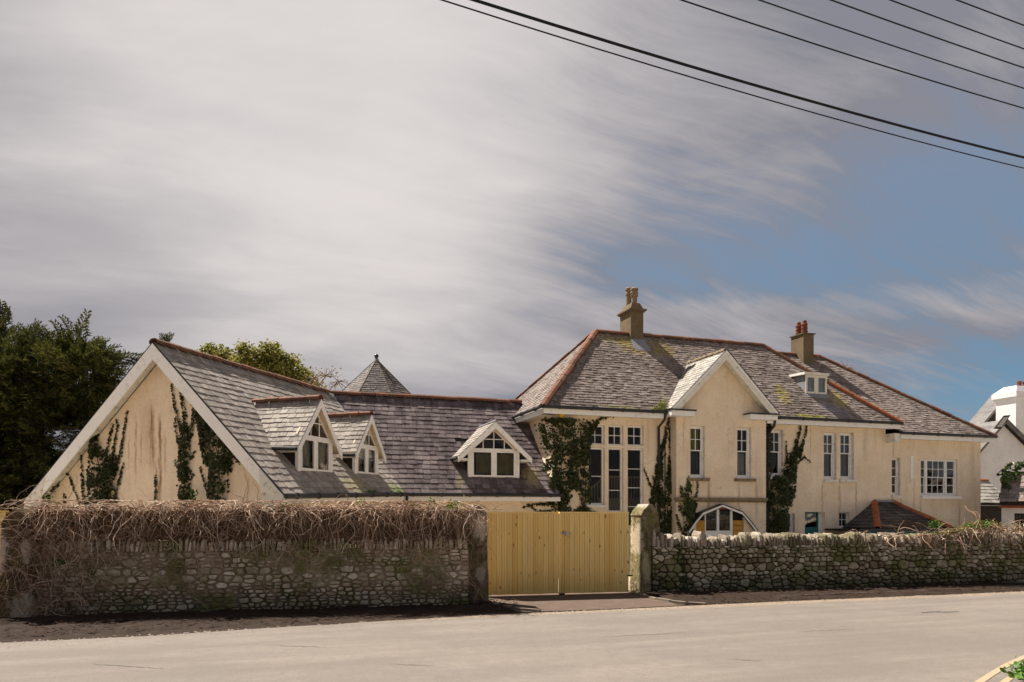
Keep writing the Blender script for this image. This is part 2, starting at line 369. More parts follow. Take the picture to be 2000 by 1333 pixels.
simple('drive_tarmac', (.105, .075, .057), rough=.95, var=.35, scale=3, bump=.6, dirt=((.18, .13, .09), 5, .5))  # dark tarmac, its tone also standing in for the gate's longer shadow
simple('gravel_ground', (.43, .37, .28), rough=1, var=.3, scale=2, bump=.6)
simple('kerb_dark', (.06, .045, .034), var=.3, scale=6)
simple('kerb_stone', (.20, .165, .13), var=.3, scale=6, dirt=((.12, .09, .06), 6, .7))
simple('road_paint', (.36, .27, .17), rough=.8, var=.15, scale=12, dirt=((.36, .30, .24), 14, .7), bump=.3)
simple('tar', (.05, .045, .04), rough=.8, var=.3)

def mk_vine(name, cols):
    m, t, b, P, g = new_mat(name)
    c = t.ramp(rnd(t, g), [(i/(len(cols)-1), cc) for i, cc in enumerate(cols)])
    t.put(b.inputs['Base Color'], c); b.inputs['Roughness'].default_value = .8
mk_vine('vine_bark', [(.09, .05, .03), (.28, .175, .11), (.52, .36, .25), (.80, .62, .48)])
mk_vine('ivy_stem', [(.06, .04, .025), (.10, .07, .04)])
# ---------------------------------------------------------------- mesh helpers
class MB:
    def __init__(s): s.v = []; s.f = []
    def poly(s, pts):
        n = len(s.v); s.v += [tuple(p) for p in pts]; s.f.append(tuple(range(n, n+len(pts)))); return s
    def hexa(s, p):      # 8 points: bottom ring 0-3, top ring 4-7
        n = len(s.v); s.v += [tuple(q) for q in p]
        for f in ((3, 2, 1, 0), (4, 5, 6, 7), (0, 1, 5, 4), (1, 2, 6, 5), (2, 3, 7, 6), (3, 0, 4, 7)): s.f.append(tuple(n+i for i in f))
        return s
    def box(s, F, a0, a1, b0, b1, z0, z1):
        return s.hexa([F.P(a0, b0, z0), F.P(a1, b0, z0), F.P(a1, b1, z0), F.P(a0, b1, z0), F.P(a0, b0, z1), F.P(a1, b0, z1), F.P(a1, b1, z1), F.P(a0, b1, z1)])
    def prism(s, pts, ext):
        n = len(s.v); k = len(pts); e = Vector(ext)
        s.v += [tuple(p) for p in pts] + [tuple(Vector(p)+e) for p in pts]
        s.f.append(tuple(range(n, n+k))); s.f.append(tuple(range(n+2*k-1, n+k-1, -1)))
        for i in range(k): j = (i+1) % k; s.f.append((n+i, n+k+i, n+k+j, n+j))
        return s
    def tube(s, pts, rad, sides=6, caps=True):
        pts = [Vector(p) for p in pts]; n0 = len(s.v); k = len(pts)
        if not hasattr(rad, '__len__'): rad = [rad]*k
        up = Vector((0, 0, 1)); d0 = pts[-1]-pts[0]
        if abs(d0.normalized().dot(up)) > .9: up = Vector((1, 0, 0))
        for i, p in enumerate(pts):
            d = (pts[min(i+1, k-1)]-pts[max(i-1, 0)]); d = d.normalized() if d.length > 1e-9 else Vector((0, 0, 1))
            x = d.cross(up); x = x.normalized() if x.length > 1e-4 else Vector((1, 0, 0)); y = d.cross(x)
            for j in range(sides):
                a = 2*math.pi*j/sides; s.v.append(tuple(p+(x*math.cos(a)+y*math.sin(a))*rad[i]))
        for i in range(k-1):
            for j in range(sides):
                a = n0+i*sides+j; b = n0+i*sides+(j+1) % sides; s.f.append((a, b, b+sides, a+sides))
        if caps: s.f.append(tuple(n0+j for j in range(sides))[::-1]); s.f.append(tuple(n0+(k-1)*sides+j for j in range(sides)))
        return s
    def lathe(s, c, prof, sides=12):   # prof: (r, z)
        n0 = len(s.v)
        for r, z in prof:
            for j in range(sides): a = 2*math.pi*j/sides; s.v.append((c[0]+r*math.cos(a), c[1]+r*math.sin(a), c[2]+z))
        for i in range(len(prof)-1):
            for j in range(sides):
                a = n0+i*sides+j; b = n0+i*sides+(j+1) % sides; s.f.append((a, b, b+sides, a+sides))
        s.f.append(tuple(n0+(len(prof)-1)*sides+j for j in range(sides))); s.f.append(tuple(n0+j for j in range(sides))[::-1])
        return s
    def add(s, o):
        n = len(s.v); s.v += o.v; s.f += [tuple(n+i for i in f) for f in o.f]; return s
    def build(s, name, mat, parent=None, smooth=False, label=None, kind=None):
        me = bpy.data.meshes.new(name)
        base = ROOTLOC.get(parent.name, (0, 0, 0)) if parent is not None else (0, 0, 0)
        v = np.array(s.v, dtype=float)-np.array(base) if s.v else np.zeros((0, 3))
        me.from_pydata(v.tolist(), [], s.f); me.materials.append(MATS[mat])
        if smooth: me.polygons.foreach_set('use_smooth', [True]*len(me.polygons))
        o = bpy.data.objects.new(name, me); COL.objects.link(o)
        if parent is not None: o.parent = parent; ROOTLOC[o.name] = base
        if label: o['label'] = label
        if kind: o['kind'] = kind
        return o
ROOTLOC = {}
def np_mesh(name, V, Fc, mat, parent=None, kind=None, smooth=False):
    """V (n,3), Fc (m,k) arrays, k = 3 or 4"""
    me = bpy.data.meshes.new(name)
    base = ROOTLOC.get(parent.name, (0, 0, 0)) if parent is not None else (0, 0, 0)
    V = np.asarray(V, dtype=np.float32)-np.array(base, dtype=np.float32); Fc = np.asarray(Fc, dtype=np.int32)
    k = Fc.shape[1]; me.vertices.add(len(V)); me.vertices.foreach_set('co', V.ravel())
    me.loops.add(Fc.size); me.loops.foreach_set('vertex_index', Fc.ravel())
    me.polygons.add(len(Fc)); me.polygons.foreach_set('loop_start', np.arange(0, Fc.size, k, dtype=np.int32))
    if smooth: me.polygons.foreach_set('use_smooth', np.ones(len(Fc), dtype=bool))
    me.update(calc_edges=True); me.materials.append(MATS[mat])
    o = bpy.data.objects.new(name, me); COL.objects.link(o)
    if parent is not None: o.parent = parent; ROOTLOC[o.name] = base
    if kind: o['kind'] = kind
    return o
def thing(name, label, cat, loc=(0, 0, 0), group=None):
    o = bpy.data.objects.new(name, None); COL.objects.link(o); o.location = loc; o.empty_display_size = .2
    o['label'] = label; o['category'] = cat
    if group: o['group'] = group
    ROOTLOC[o.name] = tuple(loc); return o
def tag(o, label, cat, group=None):
    o['label'] = label; o['category'] = cat
    if group: o['group'] = group
    return o
def struct(o): o['kind'] = 'structure'; return o

class Frame:
    def __init__(s, ox, oy, e1, e2=None):
        s.o = Vector((ox, oy, 0)); s.e1 = Vector((*e1, 0)).normalized()
        s.e2 = Vector((-s.e1.y, s.e1.x, 0)) if e2 is None else Vector((*e2, 0)).normalized()
    def P(s, a, b, z): return s.o+s.e1*a+s.e2*b+Vector((0, 0, z))
    def px(s, u, v, b=0.0):
        k = (u-CX)/FPX
        a = (k*(s.o.y+s.e2.y*b)-s.o.x-s.e2.x*b)/(s.e1.x-k*s.e1.y)
        return a, H+(CY-v)/FPX*(s.o.y+s.e1.y*a+s.e2.y*b)
FM = Frame(1.24, 23.8, (.949, .316))
FW = Frame(-4.83, 16.29, (.296, .955))

def frange(n): return range(n)
# ---------------------------------------------------------------- slates
class Slates:
    """collects slates for one building; the ones that show largest become objects of their own"""
    def __init__(s): s.items = []
    def surf(s, owner, P, T, rng, expo, width, mat, thick=.013, skip=None, seed=0, visible=True, jit=1.0):
        R = random.Random(seed)
        o = P(0, 0)
        rows = int(math.ceil(T/expo))
        for k in range(rows):
            t0 = k*expo; t1 = min(t0+expo*1.25, T)
            lo0, hi0 = rng(t0); lo1, hi1 = rng(min(t1, T))
            lo = min(lo0, lo1); hi = max(hi0, hi1)
            x = lo-(width*.5 if k % 2 else 0)-R.random()*.03
            while x < hi:
                w = width*(1+R.uniform(-.12, .12)); g = .003+R.random()*.004
                a0 = max(x+g, lo0); a1 = min(x+w-g, hi0); c0 = max(x+g, lo1); c1 = min(x+w-g, hi1)
                x += w
                if a1-a0 < .015 and c1-c0 < .015: continue
                if a1 < a0: a0 = a1 = max(min((a0+a1)/2, hi0), lo0)
                if c1 < c0: c0 = c1 = max(min((c0+c1)/2, hi1), lo1)
                if skip and skip((a0+a1)/2, t0): continue
                dt = R.uniform(-.012, .008)*jit; dl = R.uniform(-.006, .006)*jit; dr = R.uniform(-.006, .006)*jit
                pa = P(a0, max(0, t0+dt)-.0); pb = P(a1, max(0, t0+dt+dl)); pc = P(c1, t1); pd = P(c0, t1)
                n = (pb-pa).cross(pd-pa) if (pb-pa).length > 1e-3 else (pc-pd).cross(pd-pa)
                if n.length < 1e-9: continue
                n.normalize()
                if n.z < 0: n = -n
                h0 = .025+R.uniform(-.003, .006)*jit; h1 = .010
                p = [pa+n*(h0-thick), pb+n*(h0-thick), pc+n*(h1-thick*.5), pd+n*(h1-thick*.5), pa+n*(h0+dl*.3), pb+n*(h0+dr*.3), pc+n*h1, pd+n*h1]
                c = (pa+pb)/2; size = (pb-pa).length/max(1, c.y)
                u = CX+FPX*c.x/c.y
                if not (-20 < u < 2020): size *= .2
                s.items.append((size if visible else 0, owner, mat, p))
    def build(s, limit=296):
        order = sorted(range(len(s.items)), key=lambda i: -s.items[i][0])
        rest = {}
        for rank, i in enumerate(order):
            sz, owner, mat, p = s.items[i]
            if rank < limit: MB().hexa(p).build('slate', mat, owner)
            else:
                key = (owner.name, mat)
                if key not in rest: rest[key] = (owner, mat, MB())
                rest[key][2].hexa(p)
        for owner, mat, mb in rest.values():
            mb.build('slate_courses', mat, owner, kind='stuff')

def plane_P(F, a0, b0, z0, va, vb):
    """surface: s along F.a, t along F.b ; z = z0 + va*s + vb*t"""
    return lambda s, t: F.P(a0+s, b0+t, z0+va*s+vb*t)

def ridge_tiles(p0, p1, n, owner, mat='terracotta', r=.11, name='ridge_tile', seed=1, sides=5, up=None, gap=.012):
    """half-round tiles laid end to end along a ridge or hip"""
    R = random.Random(seed); p0 = Vector(p0); p1 = Vector(p1); d = (p1-p0); L = d.length; d.normalize()
    x = d.cross(Vector((0, 0, 1))); x.normalize(); y = x.cross(d); 
    if y.z < 0: y = -y
    for i in range(n):
        q0 = p0+d*(L*i/n+gap/2); q1 = p0+d*(L*(i+1)/n-gap/2); mb = MB()
        jx = R.uniform(-.006, .006); jz = R.uniform(-.007, .007); k = R.uniform(.95, 1.05)
        out = []
        for q, rr in ((q0, r*k), (q1, r*k*.96)):
            for j in range(sides+1):
                a = math.pi*(-.12+1.24*j/sides)
                out.append(q+x*(math.cos(a)*rr*1.15+jx)+y*(math.sin(a)*rr*.8+jz-.02))
        for q, rr in ((q0, r*k-.018), (q1, r*k*.96-.018)):
            for j in range(sides+1):
                a = math.pi*(-.12+1.24*j/sides)
                out.append(q+x*(math.cos(a)*rr*1.15+jx)+y*(math.sin(a)*rr*.8+jz-.02))
        m = sides+1; n0 = len(mb.v); mb.v += [tuple(v) for v in out]
        for j in range(sides):
            mb.f.append((n0+j, n0+j+1, n0+m+j+1, n0+m+j)); mb.f.append((n0+2*m+j+1, n0+2*m+j, n0+3*m+j, n0+3*m+j+1))
            mb.f.append((n0+j+1, n0+j, n0+2*m+j, n0+2*m+j+1)); mb.f.append((n0+m+j, n0+m+j+1, n0+3*m+j+1, n0+3*m+j))
        mb.f.append((n0, n0+m, n0+3*m, n0+2*m)); mb.f.append((n0+m-1, n0+3*m-1, n0+4*m-1, n0+2*m-1))
        mb.build(name, mat, owner)

def gutter(parent, pts, r=.055, name='gutter', joints=6, mat='gutter_black'):
    mb = MB(); mb.tube(pts, r, 8)
    p0, p1 = Vector(pts[0]), Vector(pts[-1]); d = (p1-p0).normalized()
    for i in range(joints):
        c = p0.lerp(p1, (i+.5)/joints); mb.tube([c-d*.035, c+d*.035], r*1.22, 8)
    return mb.build(name, mat, parent)

def wall_face(mb, F, b, a0, a1, zlo, top, holes, depth=.22):
    """vertical wall sheet on plane b with openings and their reveals.  top(a) gives the height; breaks in top are passed as extra cut points"""
    topf, cuts = top
    A = sorted(set([a0, a1]+[c for c in cuts if a0 < c < a1]+[h[0] for h in holes]+[h[1] for h in holes]))
    for i in range(len(A)-1):
        l, r = A[i], A[i+1]; mid = (l+r)/2
        hs = sorted([h for h in holes if h[0] <= mid <= h[1]], key=lambda h: h[2])
        z = zlo
        for h in hs:
            if h[2] > z+1e-4: mb.poly([F.P(l, b, z), F.P(r, b, z), F.P(r, b, h[2]), F.P(l, b, h[2])])
            z = h[3]
        mb.poly([F.P(l, b, z), F.P(r, b, z), F.P(r, b, topf(r)), F.P(l, b, topf(l))])
    for (l, r, z0, z1) in holes:
        B = b+depth
        mb.poly([F.P(l, b, z0), F.P(l, B, z0), F.P(l, B, z1), F.P(l, b, z1)]); mb.poly([F.P(r, B, z0), F.P(r, b, z0), F.P(r, b, z1), F.P(r, B, z1)])
        mb.poly([F.P(l, b, z1), F.P(l, B, z1), F.P(r, B, z1), F.P(r, b, z1)]); mb.poly([F.P(l, B, z0), F.P(l, b, z0), F.P(r, b, z0), F.P(r, B, z0)])

def bars(mb, F, b, a0, a1, z0, z1, nx, ny, w=.022, d=.03):
    for i in range(1, nx): a = a0+(a1-a0)*i/nx; mb.box(F, a-w/2, a+w/2, b, b+d, z0, z1)
    for j in range(1, ny): z = z0+(z1-z0)*j/ny; mb.box(F, a0, a1, b+.003, b+d-.003, z-w/2, z+w/2)
def rect_frame(mb, F, b0, b1, a0, a1, z0, z1, w, wb=None):
    wb = wb or w
    mb.box(F, a0, a0+w, b0, b1, z0, z1); mb.box(F, a1-w, a1, b0, b1, z0, z1)
    mb.box(F, a0+w, a1-w, b0+.001, b1-.001, z1-w, z1); mb.box(F, a0+w, a1-w, b0+.001, b1-.001, z0, z0+wb)
def panes(parent, F, b, a0, a1, z0, z1, nx, ny, g=.010):
    for i in range(nx):
        for j in range(ny):
            l = a0+(a1-a0)*i/nx+g*(i > 0); r = a0+(a1-a0)*(i+1)/nx-g*(i < nx-1)
            lo = z0+(z1-z0)*j/ny+g*(j > 0); hi = z0+(z1-z0)*(j+1)/ny-g*(j < ny-1)
            MB().box(F, l, r, b, b+.005, lo, hi).build('pane', 'glass', parent)
def sash_window(house, F, b, hole, top=(2, 2), bot=(1, 1), split=.52, mat='white_paint', sill=True, curtain=None, sill_mat='white_paint_worn', fw=.055, sillw=.08, jamb=True):
    a0, a1, z0, z1 = hole; B = b+.12; mb = MB()
    rect_frame(mb, F, B, B+.10, a0+.002, a1-.002, z0+.002, z1-.002, fw)
    i0, i1, lo, hi = a0+fw, a1-fw, z0+fw, z1-fw; zm = lo+(hi-lo)*(1-split)
    sw = .035
    rect_frame(mb, F, B+.02, B+.055, i0, i1, zm-.01, hi, sw)
    rect_frame(mb, F, B+.05, B+.085, i0, i1, lo, zm+.03, sw, .07)
    bars(mb, F, B+.022, i0+sw, i1-sw, zm+.025, hi-sw, *top); bars(mb, F, B+.052, i0+sw, i1-sw, lo+.07, zm-.005, *bot)
    w = mb.build('window', mat, house)
    panes(w, F, B+.033, i0+sw, i1-sw, zm+.025, hi-sw, *top); panes(w, F, B+.063, i0+sw, i1-sw, lo+.07, zm-.005, *bot)
    if sill: MB().box(F, a0-sillw, a1+sillw, b-.09, b+.13, z0-.10, z0-.004).build('sill', sill_mat, w)
    if jamb:   # painted lining of the opening
        j = MB(); j.box(F, a1-.012, a1-.003, b+.004, B, z0+.004, z1-.004); j.build('lining', 'white_paint_worn', w)
    if curtain:
        for (mat_c, f0, f1) in curtain:
            c = MB(); n = 14
            for i in range(n):
                l = i0+(i1-i0)*i/n; r = i0+(i1-i0)*(i+1)/n; k0 = .025*math.sin(i*1.9); k1 = .025*math.sin((i+1)*1.9)
                c.poly([F.P(l, B+.16+k0, lo+(hi-lo)*f0), F.P(r, B+.16+k1, lo+(hi-lo)*f0), F.P(r, B+.16+k1, lo+(hi-lo)*f1), F.P(l, B+.16+k0, lo+(hi-lo)*f1)])
            c.build('curtain', mat_c, w)
    return w
def holepx(F, b, u0, u1, v0, v1):
    um = (u0+u1)/2; a0 = F.px(u0, 0, b)[0]; a1 = F.px(u1, 0, b)[0]; z1 = F.px(um, v0, b)[1]; z0 = F.px(um, v1, b)[1]
    return [a0, a1, z0, z1]
# ================================================================= GROUND
def ground():
    g = MB(); g.poly([(-900, -300, 0), (900, -300, 0), (900, 1500, 0), (-900, 1500, 0)]); struct(g.build('ground', 'gravel_ground'))
    # road: its far edge follows the verge line
    ex = [(-60, .0), (-6.92, 10.38), (-5.1, 11.0), (-3.82, 11.7), (-.44, 13.26), (1.39, 13.85), (3.4, 14.6), (5.1, 15.2), (11.5, 17.3), (40, 27), (120, 54)]
    ex[0] = (-60, -7.5)
    r = MB(); n = 0
    near = [(x+.316*20, y-.949*20) for x, y in ex]
    for i in range(len(ex)-1):
        r.poly([(near[i][0], near[i][1], .012), (near[i+1][0], near[i+1][1], .012), (ex[i+1][0], ex[i+1][1], .012), (ex[i][0], ex[i][1], .012)])
    struct(r.build('road', 'asphalt'))
    # soil verges with an uneven surface
    R = random.Random(3)
    def verge(name, front, back, seed, hmax=.07):
        rows = 9; cols = 90; V = []; Fc = []
        def along(pl, f):
            L = [0]; 
            for i in range(len(pl)-1): L.append(L[-1]+math.dist(pl[i], pl[i+1]))
            t = f*L[-1]
            for i in range(len(pl)-1):
                if t <= L[i+1] or i == len(pl)-2:
                    k = (t-L[i])/(L[i+1]-L[i]); return (pl[i][0]+(pl[i+1][0]-pl[i][0])*k, pl[i][1]+(pl[i+1][1]-pl[i][1])*k)
        for i in range(cols+1):
            f = i/cols; a = along(front, f); b = along(back, f)
            for j in range(rows+1):
                k = j/rows; x = a[0]+(b[0]-a[0])*k; y = a[1]+(b[1]-a[1])*k
                w = .14*(mnoise.noise(Vector((x*.9, y*.9, seed))))*(1-k)*(1 if 0 < i < cols else 0)
                y += w
                z = .004+(.016+hmax*min(1, k*2.2))*(.65+.7*mnoise.noise(Vector((x*2.3, y*2.3, seed+5)))) if j else .005
                V.append((x, y, max(z, .005)))
        for i in range(cols):
            for j in range(rows):
                q = i*(rows+1)+j; Fc.append((q, q+rows+1, q+rows+2, q+1))
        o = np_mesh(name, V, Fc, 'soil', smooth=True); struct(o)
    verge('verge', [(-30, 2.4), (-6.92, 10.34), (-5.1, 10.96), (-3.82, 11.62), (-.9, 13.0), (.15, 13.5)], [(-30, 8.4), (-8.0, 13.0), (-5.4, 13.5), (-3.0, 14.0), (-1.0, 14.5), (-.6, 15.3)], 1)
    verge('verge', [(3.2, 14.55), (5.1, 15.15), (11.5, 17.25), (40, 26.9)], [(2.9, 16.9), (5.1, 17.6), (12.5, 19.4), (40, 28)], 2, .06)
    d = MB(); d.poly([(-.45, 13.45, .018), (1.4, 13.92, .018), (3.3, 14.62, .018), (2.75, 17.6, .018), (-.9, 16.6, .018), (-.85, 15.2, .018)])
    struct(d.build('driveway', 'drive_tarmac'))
    # kerb edging curving into the drive
    def kerb(pts, nm):
        pts = [Vector((x, y, 0)) for x, y in pts]; root = thing('kerb', nm, 'kerb', tuple(pts[0]), 'kerb edgings of the drive')
        for i in range(len(pts)-1):
            a, b = pts[i], pts[i+1]; dd = (b-a).normalized(); nn = Vector((-dd.y, dd.x, 0))*.045; a2 = a+dd*.008; b2 = b-dd*.008
            z = .055+R.uniform(-.008, .008)
            MB().hexa([a2-nn, b2-nn, b2+nn, a2+nn]+[q+Vector((0, 0, z)) for q in (a2-nn, b2-nn, b2+nn, a2+nn)]).build('kerb_stone', 'kerb_stone', root)
    kerb([(-.62, 15.9), (-.52, 15.2), (-.38, 14.75), (-.14, 14.3), (.15, 13.9), (.5, 13.68)], 'low curved kerb edging left of the drive, at the left gate pillar')
    kerb([(2.75, 16.7), (2.82, 16.1), (2.95, 15.6), (3.15, 15.2), (3.4, 14.9), (3.72, 14.72)], 'low curved kerb edging right of the drive, at the right gate pillar')
    k = [(5.5, 16.0), (7.2, 16.55), (9, 17.15), (11, 17.8), (13, 18.5)]
    root = thing('kerb', 'straight dark kerb line along the foot of the right stone wall', 'kerb', (5.5, 16, 0))
    for i in range(4):
        a = Vector((*k[i], 0)); b = Vector((*k[i+1], 0)); dd = (b-a).normalized(); nn = Vector((-dd.y, dd.x, 0))*.06
        a = a+dd*.01; b = b-dd*.01
        MB().hexa([a-nn, b-nn, b+nn, a+nn]+[q+Vector((0, 0, .05)) for q in (a-nn, b-nn, b+nn, a+nn)]).build('kerb_stone', 'kerb_dark', root)
    # painted double lines at the near corner
    def line(us, w, nm):
        c = []
        for u, v in us:
            Y = H*FPX/(v-CY); c.append(Vector(((u-CX)/FPX*Y, Y, .017)))
        V = []; 
        mb = MB(); L = []; Rr = []
        for i, p in enumerate(c):
            dd = (c[min(i+1, len(c)-1)]-c[max(i-1, 0)]).normalized(); nn = Vector((-dd.y, dd.x, 0))*w/2*(1+R.uniform(-.08, .08)); L.append(p+nn); Rr.append(p-nn)
        for i in range(len(c)-1): mb.poly([L[i], Rr[i], Rr[i+1], L[i+1]])
        o = mb.build('road_line', 'road_paint'); struct(o)
    line([(1840, 1400), (1880, 1360), (1912, 1336), (1938, 1319), (1966, 1302), (2000, 1286), (2040, 1270), (2120, 1246)], .075, '')
    line([(1905, 1390), (1935, 1360), (1958, 1338), (1980, 1322), (2005, 1308), (2050, 1290), (2120, 1268)], .07, '')
    # crack in the asphalt
    mb = MB(); pts = []
    for i in range(26):
        f = i/25; u = 1798+f*74; v = 1199-3.4*f-1.0*math.sin(f*6)+R.uniform(-.35, .35); Y = H*FPX/(v-CY); pts.append(Vector(((u-CX)/FPX*Y, Y, .0165)))
    for i in range(25):
        w0 = .010+.028*math.sin(math.pi*i/25); w1 = .010+.028*math.sin(math.pi*(i+1)/25)
        mb.poly([pts[i]-Vector((0, w0, 0)), pts[i+1]-Vector((0, w1, 0)), pts[i+1]+Vector((0, w1, 0)), pts[i]+Vector((0, w0, 0))])
    for (cu, cv, cl_, cs) in ((520, 1262, 120, 5), (1180, 1246, 160, -8), (760, 1300, 90, 3), (1560, 1236, 110, -5), (180, 1300, 140, 9), (1420, 1290, 70, 4)):
        q = []
        for i in range(19):
            f = i/18; u = cu+f*cl_; v = cv+cs*f+R.uniform(-.9, .9); Y = H*FPX/(v-CY); q.append(Vector(((u-CX)/FPX*Y, Y, .0165)))
        for i in range(18):
            w0 = .003+.004*math.sin(math.pi*i/18); w1 = .003+.004*math.sin(math.pi*(i+1)/18)
            mb.poly([q[i]-Vector((0, w0, 0)), q[i+1]-Vector((0, w1, 0)), q[i+1]+Vector((0, w1, 0)), q[i]+Vector((0, w0, 0))])
    struct(mb.build('road_crack', 'tar'))
    # small stones, twigs and crumbs lying about
    V = []; Fc = []
    def bit(x, y, z, s, asp=1, ang=0):
        n = len(V); ca, sa = math.cos(ang), math.sin(ang)
        for dx, dy, dz in ((-1, 0, 0), (0, -1, 0), (1, 0, 0), (0, 1, 0), (0, 0, .8)):
            px, py = dx*s*asp, dy*s; V.append((x+px*ca-py*sa, y+px*sa+py*ca, z+dz*s))
        for f in ((0, 1, 4), (1, 2, 4), (2, 3, 4), (3, 0, 4)): Fc.append(tuple(n+q for q in f))
    for i in range(1500):
        x = R.uniform(-11, 12); e = (10.38+(x+6.92)*.444) if x < -.44 else (13.26+(x+.44)*.338)
        y = e-abs(R.gauss(0, .35)) + .05
        bit(x, y, .013, R.uniform(.006, .02), R.uniform(1, 2), R.random()*3)
    for i in range(700):
        x = R.uniform(-9, 12); y = R.uniform(5.5, 14)
        if y > ((10.2+(x+6.92)*.444) if x < -.44 else (13.1+(x+.44)*.338)): continue
        bit(x, y, .013, R.uniform(.003, .010), R.uniform(1, 4.5), R.random()*3)
    o = np_mesh('gravel', V, Fc, 'kerb_stone', kind='stuff'); tag(o, 'loose grit and small stones scattered along the road edge', 'gravel')
    V.clear(); Fc.clear()
    for i in range(2600):
        if R.random() < .62:
            x = R.uniform(-9, .1); k = R.random(); y = 10.6+(x+6.92)*.44+k*(2.2-.10*(x+7))
        else:
            x = R.uniform(3.3, 12); k = R.random(); y = 14.7+(x-3.3)*.31+k*1.7
        bit(x, y, .045+.05*k, R.uniform(.005, .022), R.uniform(1, 7), R.random()*3)
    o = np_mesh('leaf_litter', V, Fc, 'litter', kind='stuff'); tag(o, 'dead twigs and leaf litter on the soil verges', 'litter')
ground()

# ================================================================= ANNEXE (gabled wing and low link range)
SL_A = Slates()
annexe = thing('house_annexe', 'low cream annexe with big ivy streaked gable and three dormers left of the main house', 'building', (-7.5, 19.0, 0))
mk_slate('slate_wing', [(.23, .195, .17), (.28, .245, .21), (.34, .295, .255), (.41, .36, .31)], .55, (.55, .49, .41),
         patches=[(tuple(FW.P(3.5, .15, H+.7)), (.9, .9, .5), (.36, .34, .05), .35), (tuple(FW.P(5.6, .1, H+.7)), (.5, .5, .35), (.20, .26, .03), .6)], rough=.78, dark_streak=.25)
mk_slate('slate_link', [(.095, .07, .072), (.14, .107, .107), (.185, .147, .145), (.235, .19, .183)], .35, (.25, .21, .21),
         patches=[(tuple(FM.P(-2.95, .05, H+1.0)), (.16, .5, .45), (.26, .24, .06), .4), (tuple(FM.P(-.62, .1, H+1.4)), (.35, .6, .8), (.36, .31, .12), .7)], rough=.75, dark_streak=.8)
Z = lambda r: r+H
A_ = FW.P(0, 3.41, Z(3.87)); B_ = Vector((-5.845, 24.55, Z(3.87)))
wing_P = lambda s, t: FW.P(s, t, Z(.41+.032*s*(1-t/3.41)+(3.46*t/3.41)))
wing_len = lambda t: 5.94+1.65*min(t, 3.41)/3.41
wing_dn = [(2.10, .76), (4.67, .66)]
roofA = MB()
for i in range(12):
    for j in range(6):
        t0, t1 = 3.41*j/6, 3.41*(j+1)/6
        roofA.poly([wing_P(wing_len(t0)*i/12, t0), wing_P(wing_len(t0)*(i+1)/12, t0), wing_P(wing_len(t1)*(i+1)/12, t1), wing_P(wing_len(t1)*i/12, t1)])
wl = lambda s, t: FW.P(s, 7.16-t, Z(.33+(3.87-.33)*t/3.75))
roofA.poly([wl(0, 0), wl(0, 3.75), wl(11, 3.75), wl(11, 0)])
link_P = lambda a, t: FM.P(a, -.3+t, Z(.6+t*1.003))
LT = 3.26
roofA.poly([link_P(-4.76, 0), link_P(.15, 0), link_P(.02, LT), link_P(-6.48, LT)])
roofA.poly([FM.P(-6.48, 2.96, Z(3.87)), FM.P(-.2, 2.96, Z(3.87)), FM.P(-.2, 6.2, Z(.6)), FM.P(-6.48, 6.2, Z(.6))])
roofA.poly([A_+FW.e1*10.9, A_+FW.e1*7, FW.P(7, 0, Z(.6)), FW.P(10.9, 0, Z(.6))])
roof_annexe = roofA.build('roof', 'dark_board', annexe)
# end face of the wing behind
MB().poly([FW.P(10.8, 0, 0), FW.P(10.8, 7.1, 0), FW.P(10.8, 7.1, Z(.33)), FW.P(10.8, 3.41, Z(3.8)), FW.P(10.8, 0, Z(.5))]).build('wall', 'cream_render', annexe)
def wing_skip(s, t):
    for c, hw in wing_dn:
        zt = .41+1.0147*t
        if abs(s-c) < hw-.02 and .60 < t < 1.5: return True
    return False
SL_A.surf(roof_annexe, wing_P, 3.41, lambda t: (0, wing_len(t)),   .150, .22, 'slate_wing', skip=wing_skip, seed=11, jit=1.2)
SL_A.surf(roof_annexe, lambda s, t: wl(s, t), 3.75, lambda t: (0, 8.5), .3, .4, 'slate_wing', seed=12, visible=False)
SL_A.surf(roof_annexe, link_P, LT, lambda t: (-4.76-1.72*t/LT, .15-.13*t/LT), .150, .235, 'slate_link', seed=13, skip=lambda a, t: abs(a+1.82) < .8 and .55 < t < 1.7, jit=1.3)
# ridge tiles
ridge_tiles(A_+Vector((0, 0, .03)), B_+Vector((0, 0, .03)), 20, roof_annexe, r=.12, seed=2)
ridge_tiles(FM.P(-6.4, 2.96, Z(3.90)), FM.P(.02, 2.96, Z(3.90)), 14, roof_annexe, r=.12, seed=3)
# verge boards of the big gable
def verge_board(parent, top, foot, F_along, depth, thick=.035, name='bargeboard', mat='white_paint', off=(0, 0, 0), tail=0.0):
    top = Vector(top)+Vector(off); foot = Vector(foot)+Vector(off); e = F_along*thick
    pts = [top, foot, foot-Vector((0, 0, depth+tail)), top-Vector((0, 0, depth))]
    return MB().prism(pts, e).build(name, mat, parent)
top0 = FW.P(-.02, 3.41, Z(3.87)-.02); fr = FW.P(-.02, -.02, Z(.39)-.02); fl = FW.P(-.02, 7.18, Z(.31)-.02)
verge_board(annexe, top0, fr, FW.e1, .36, mat='white_paint')
verge_board(annexe, top0+FW.e1*.0, fl, FW.e1, .36, mat='white_paint')
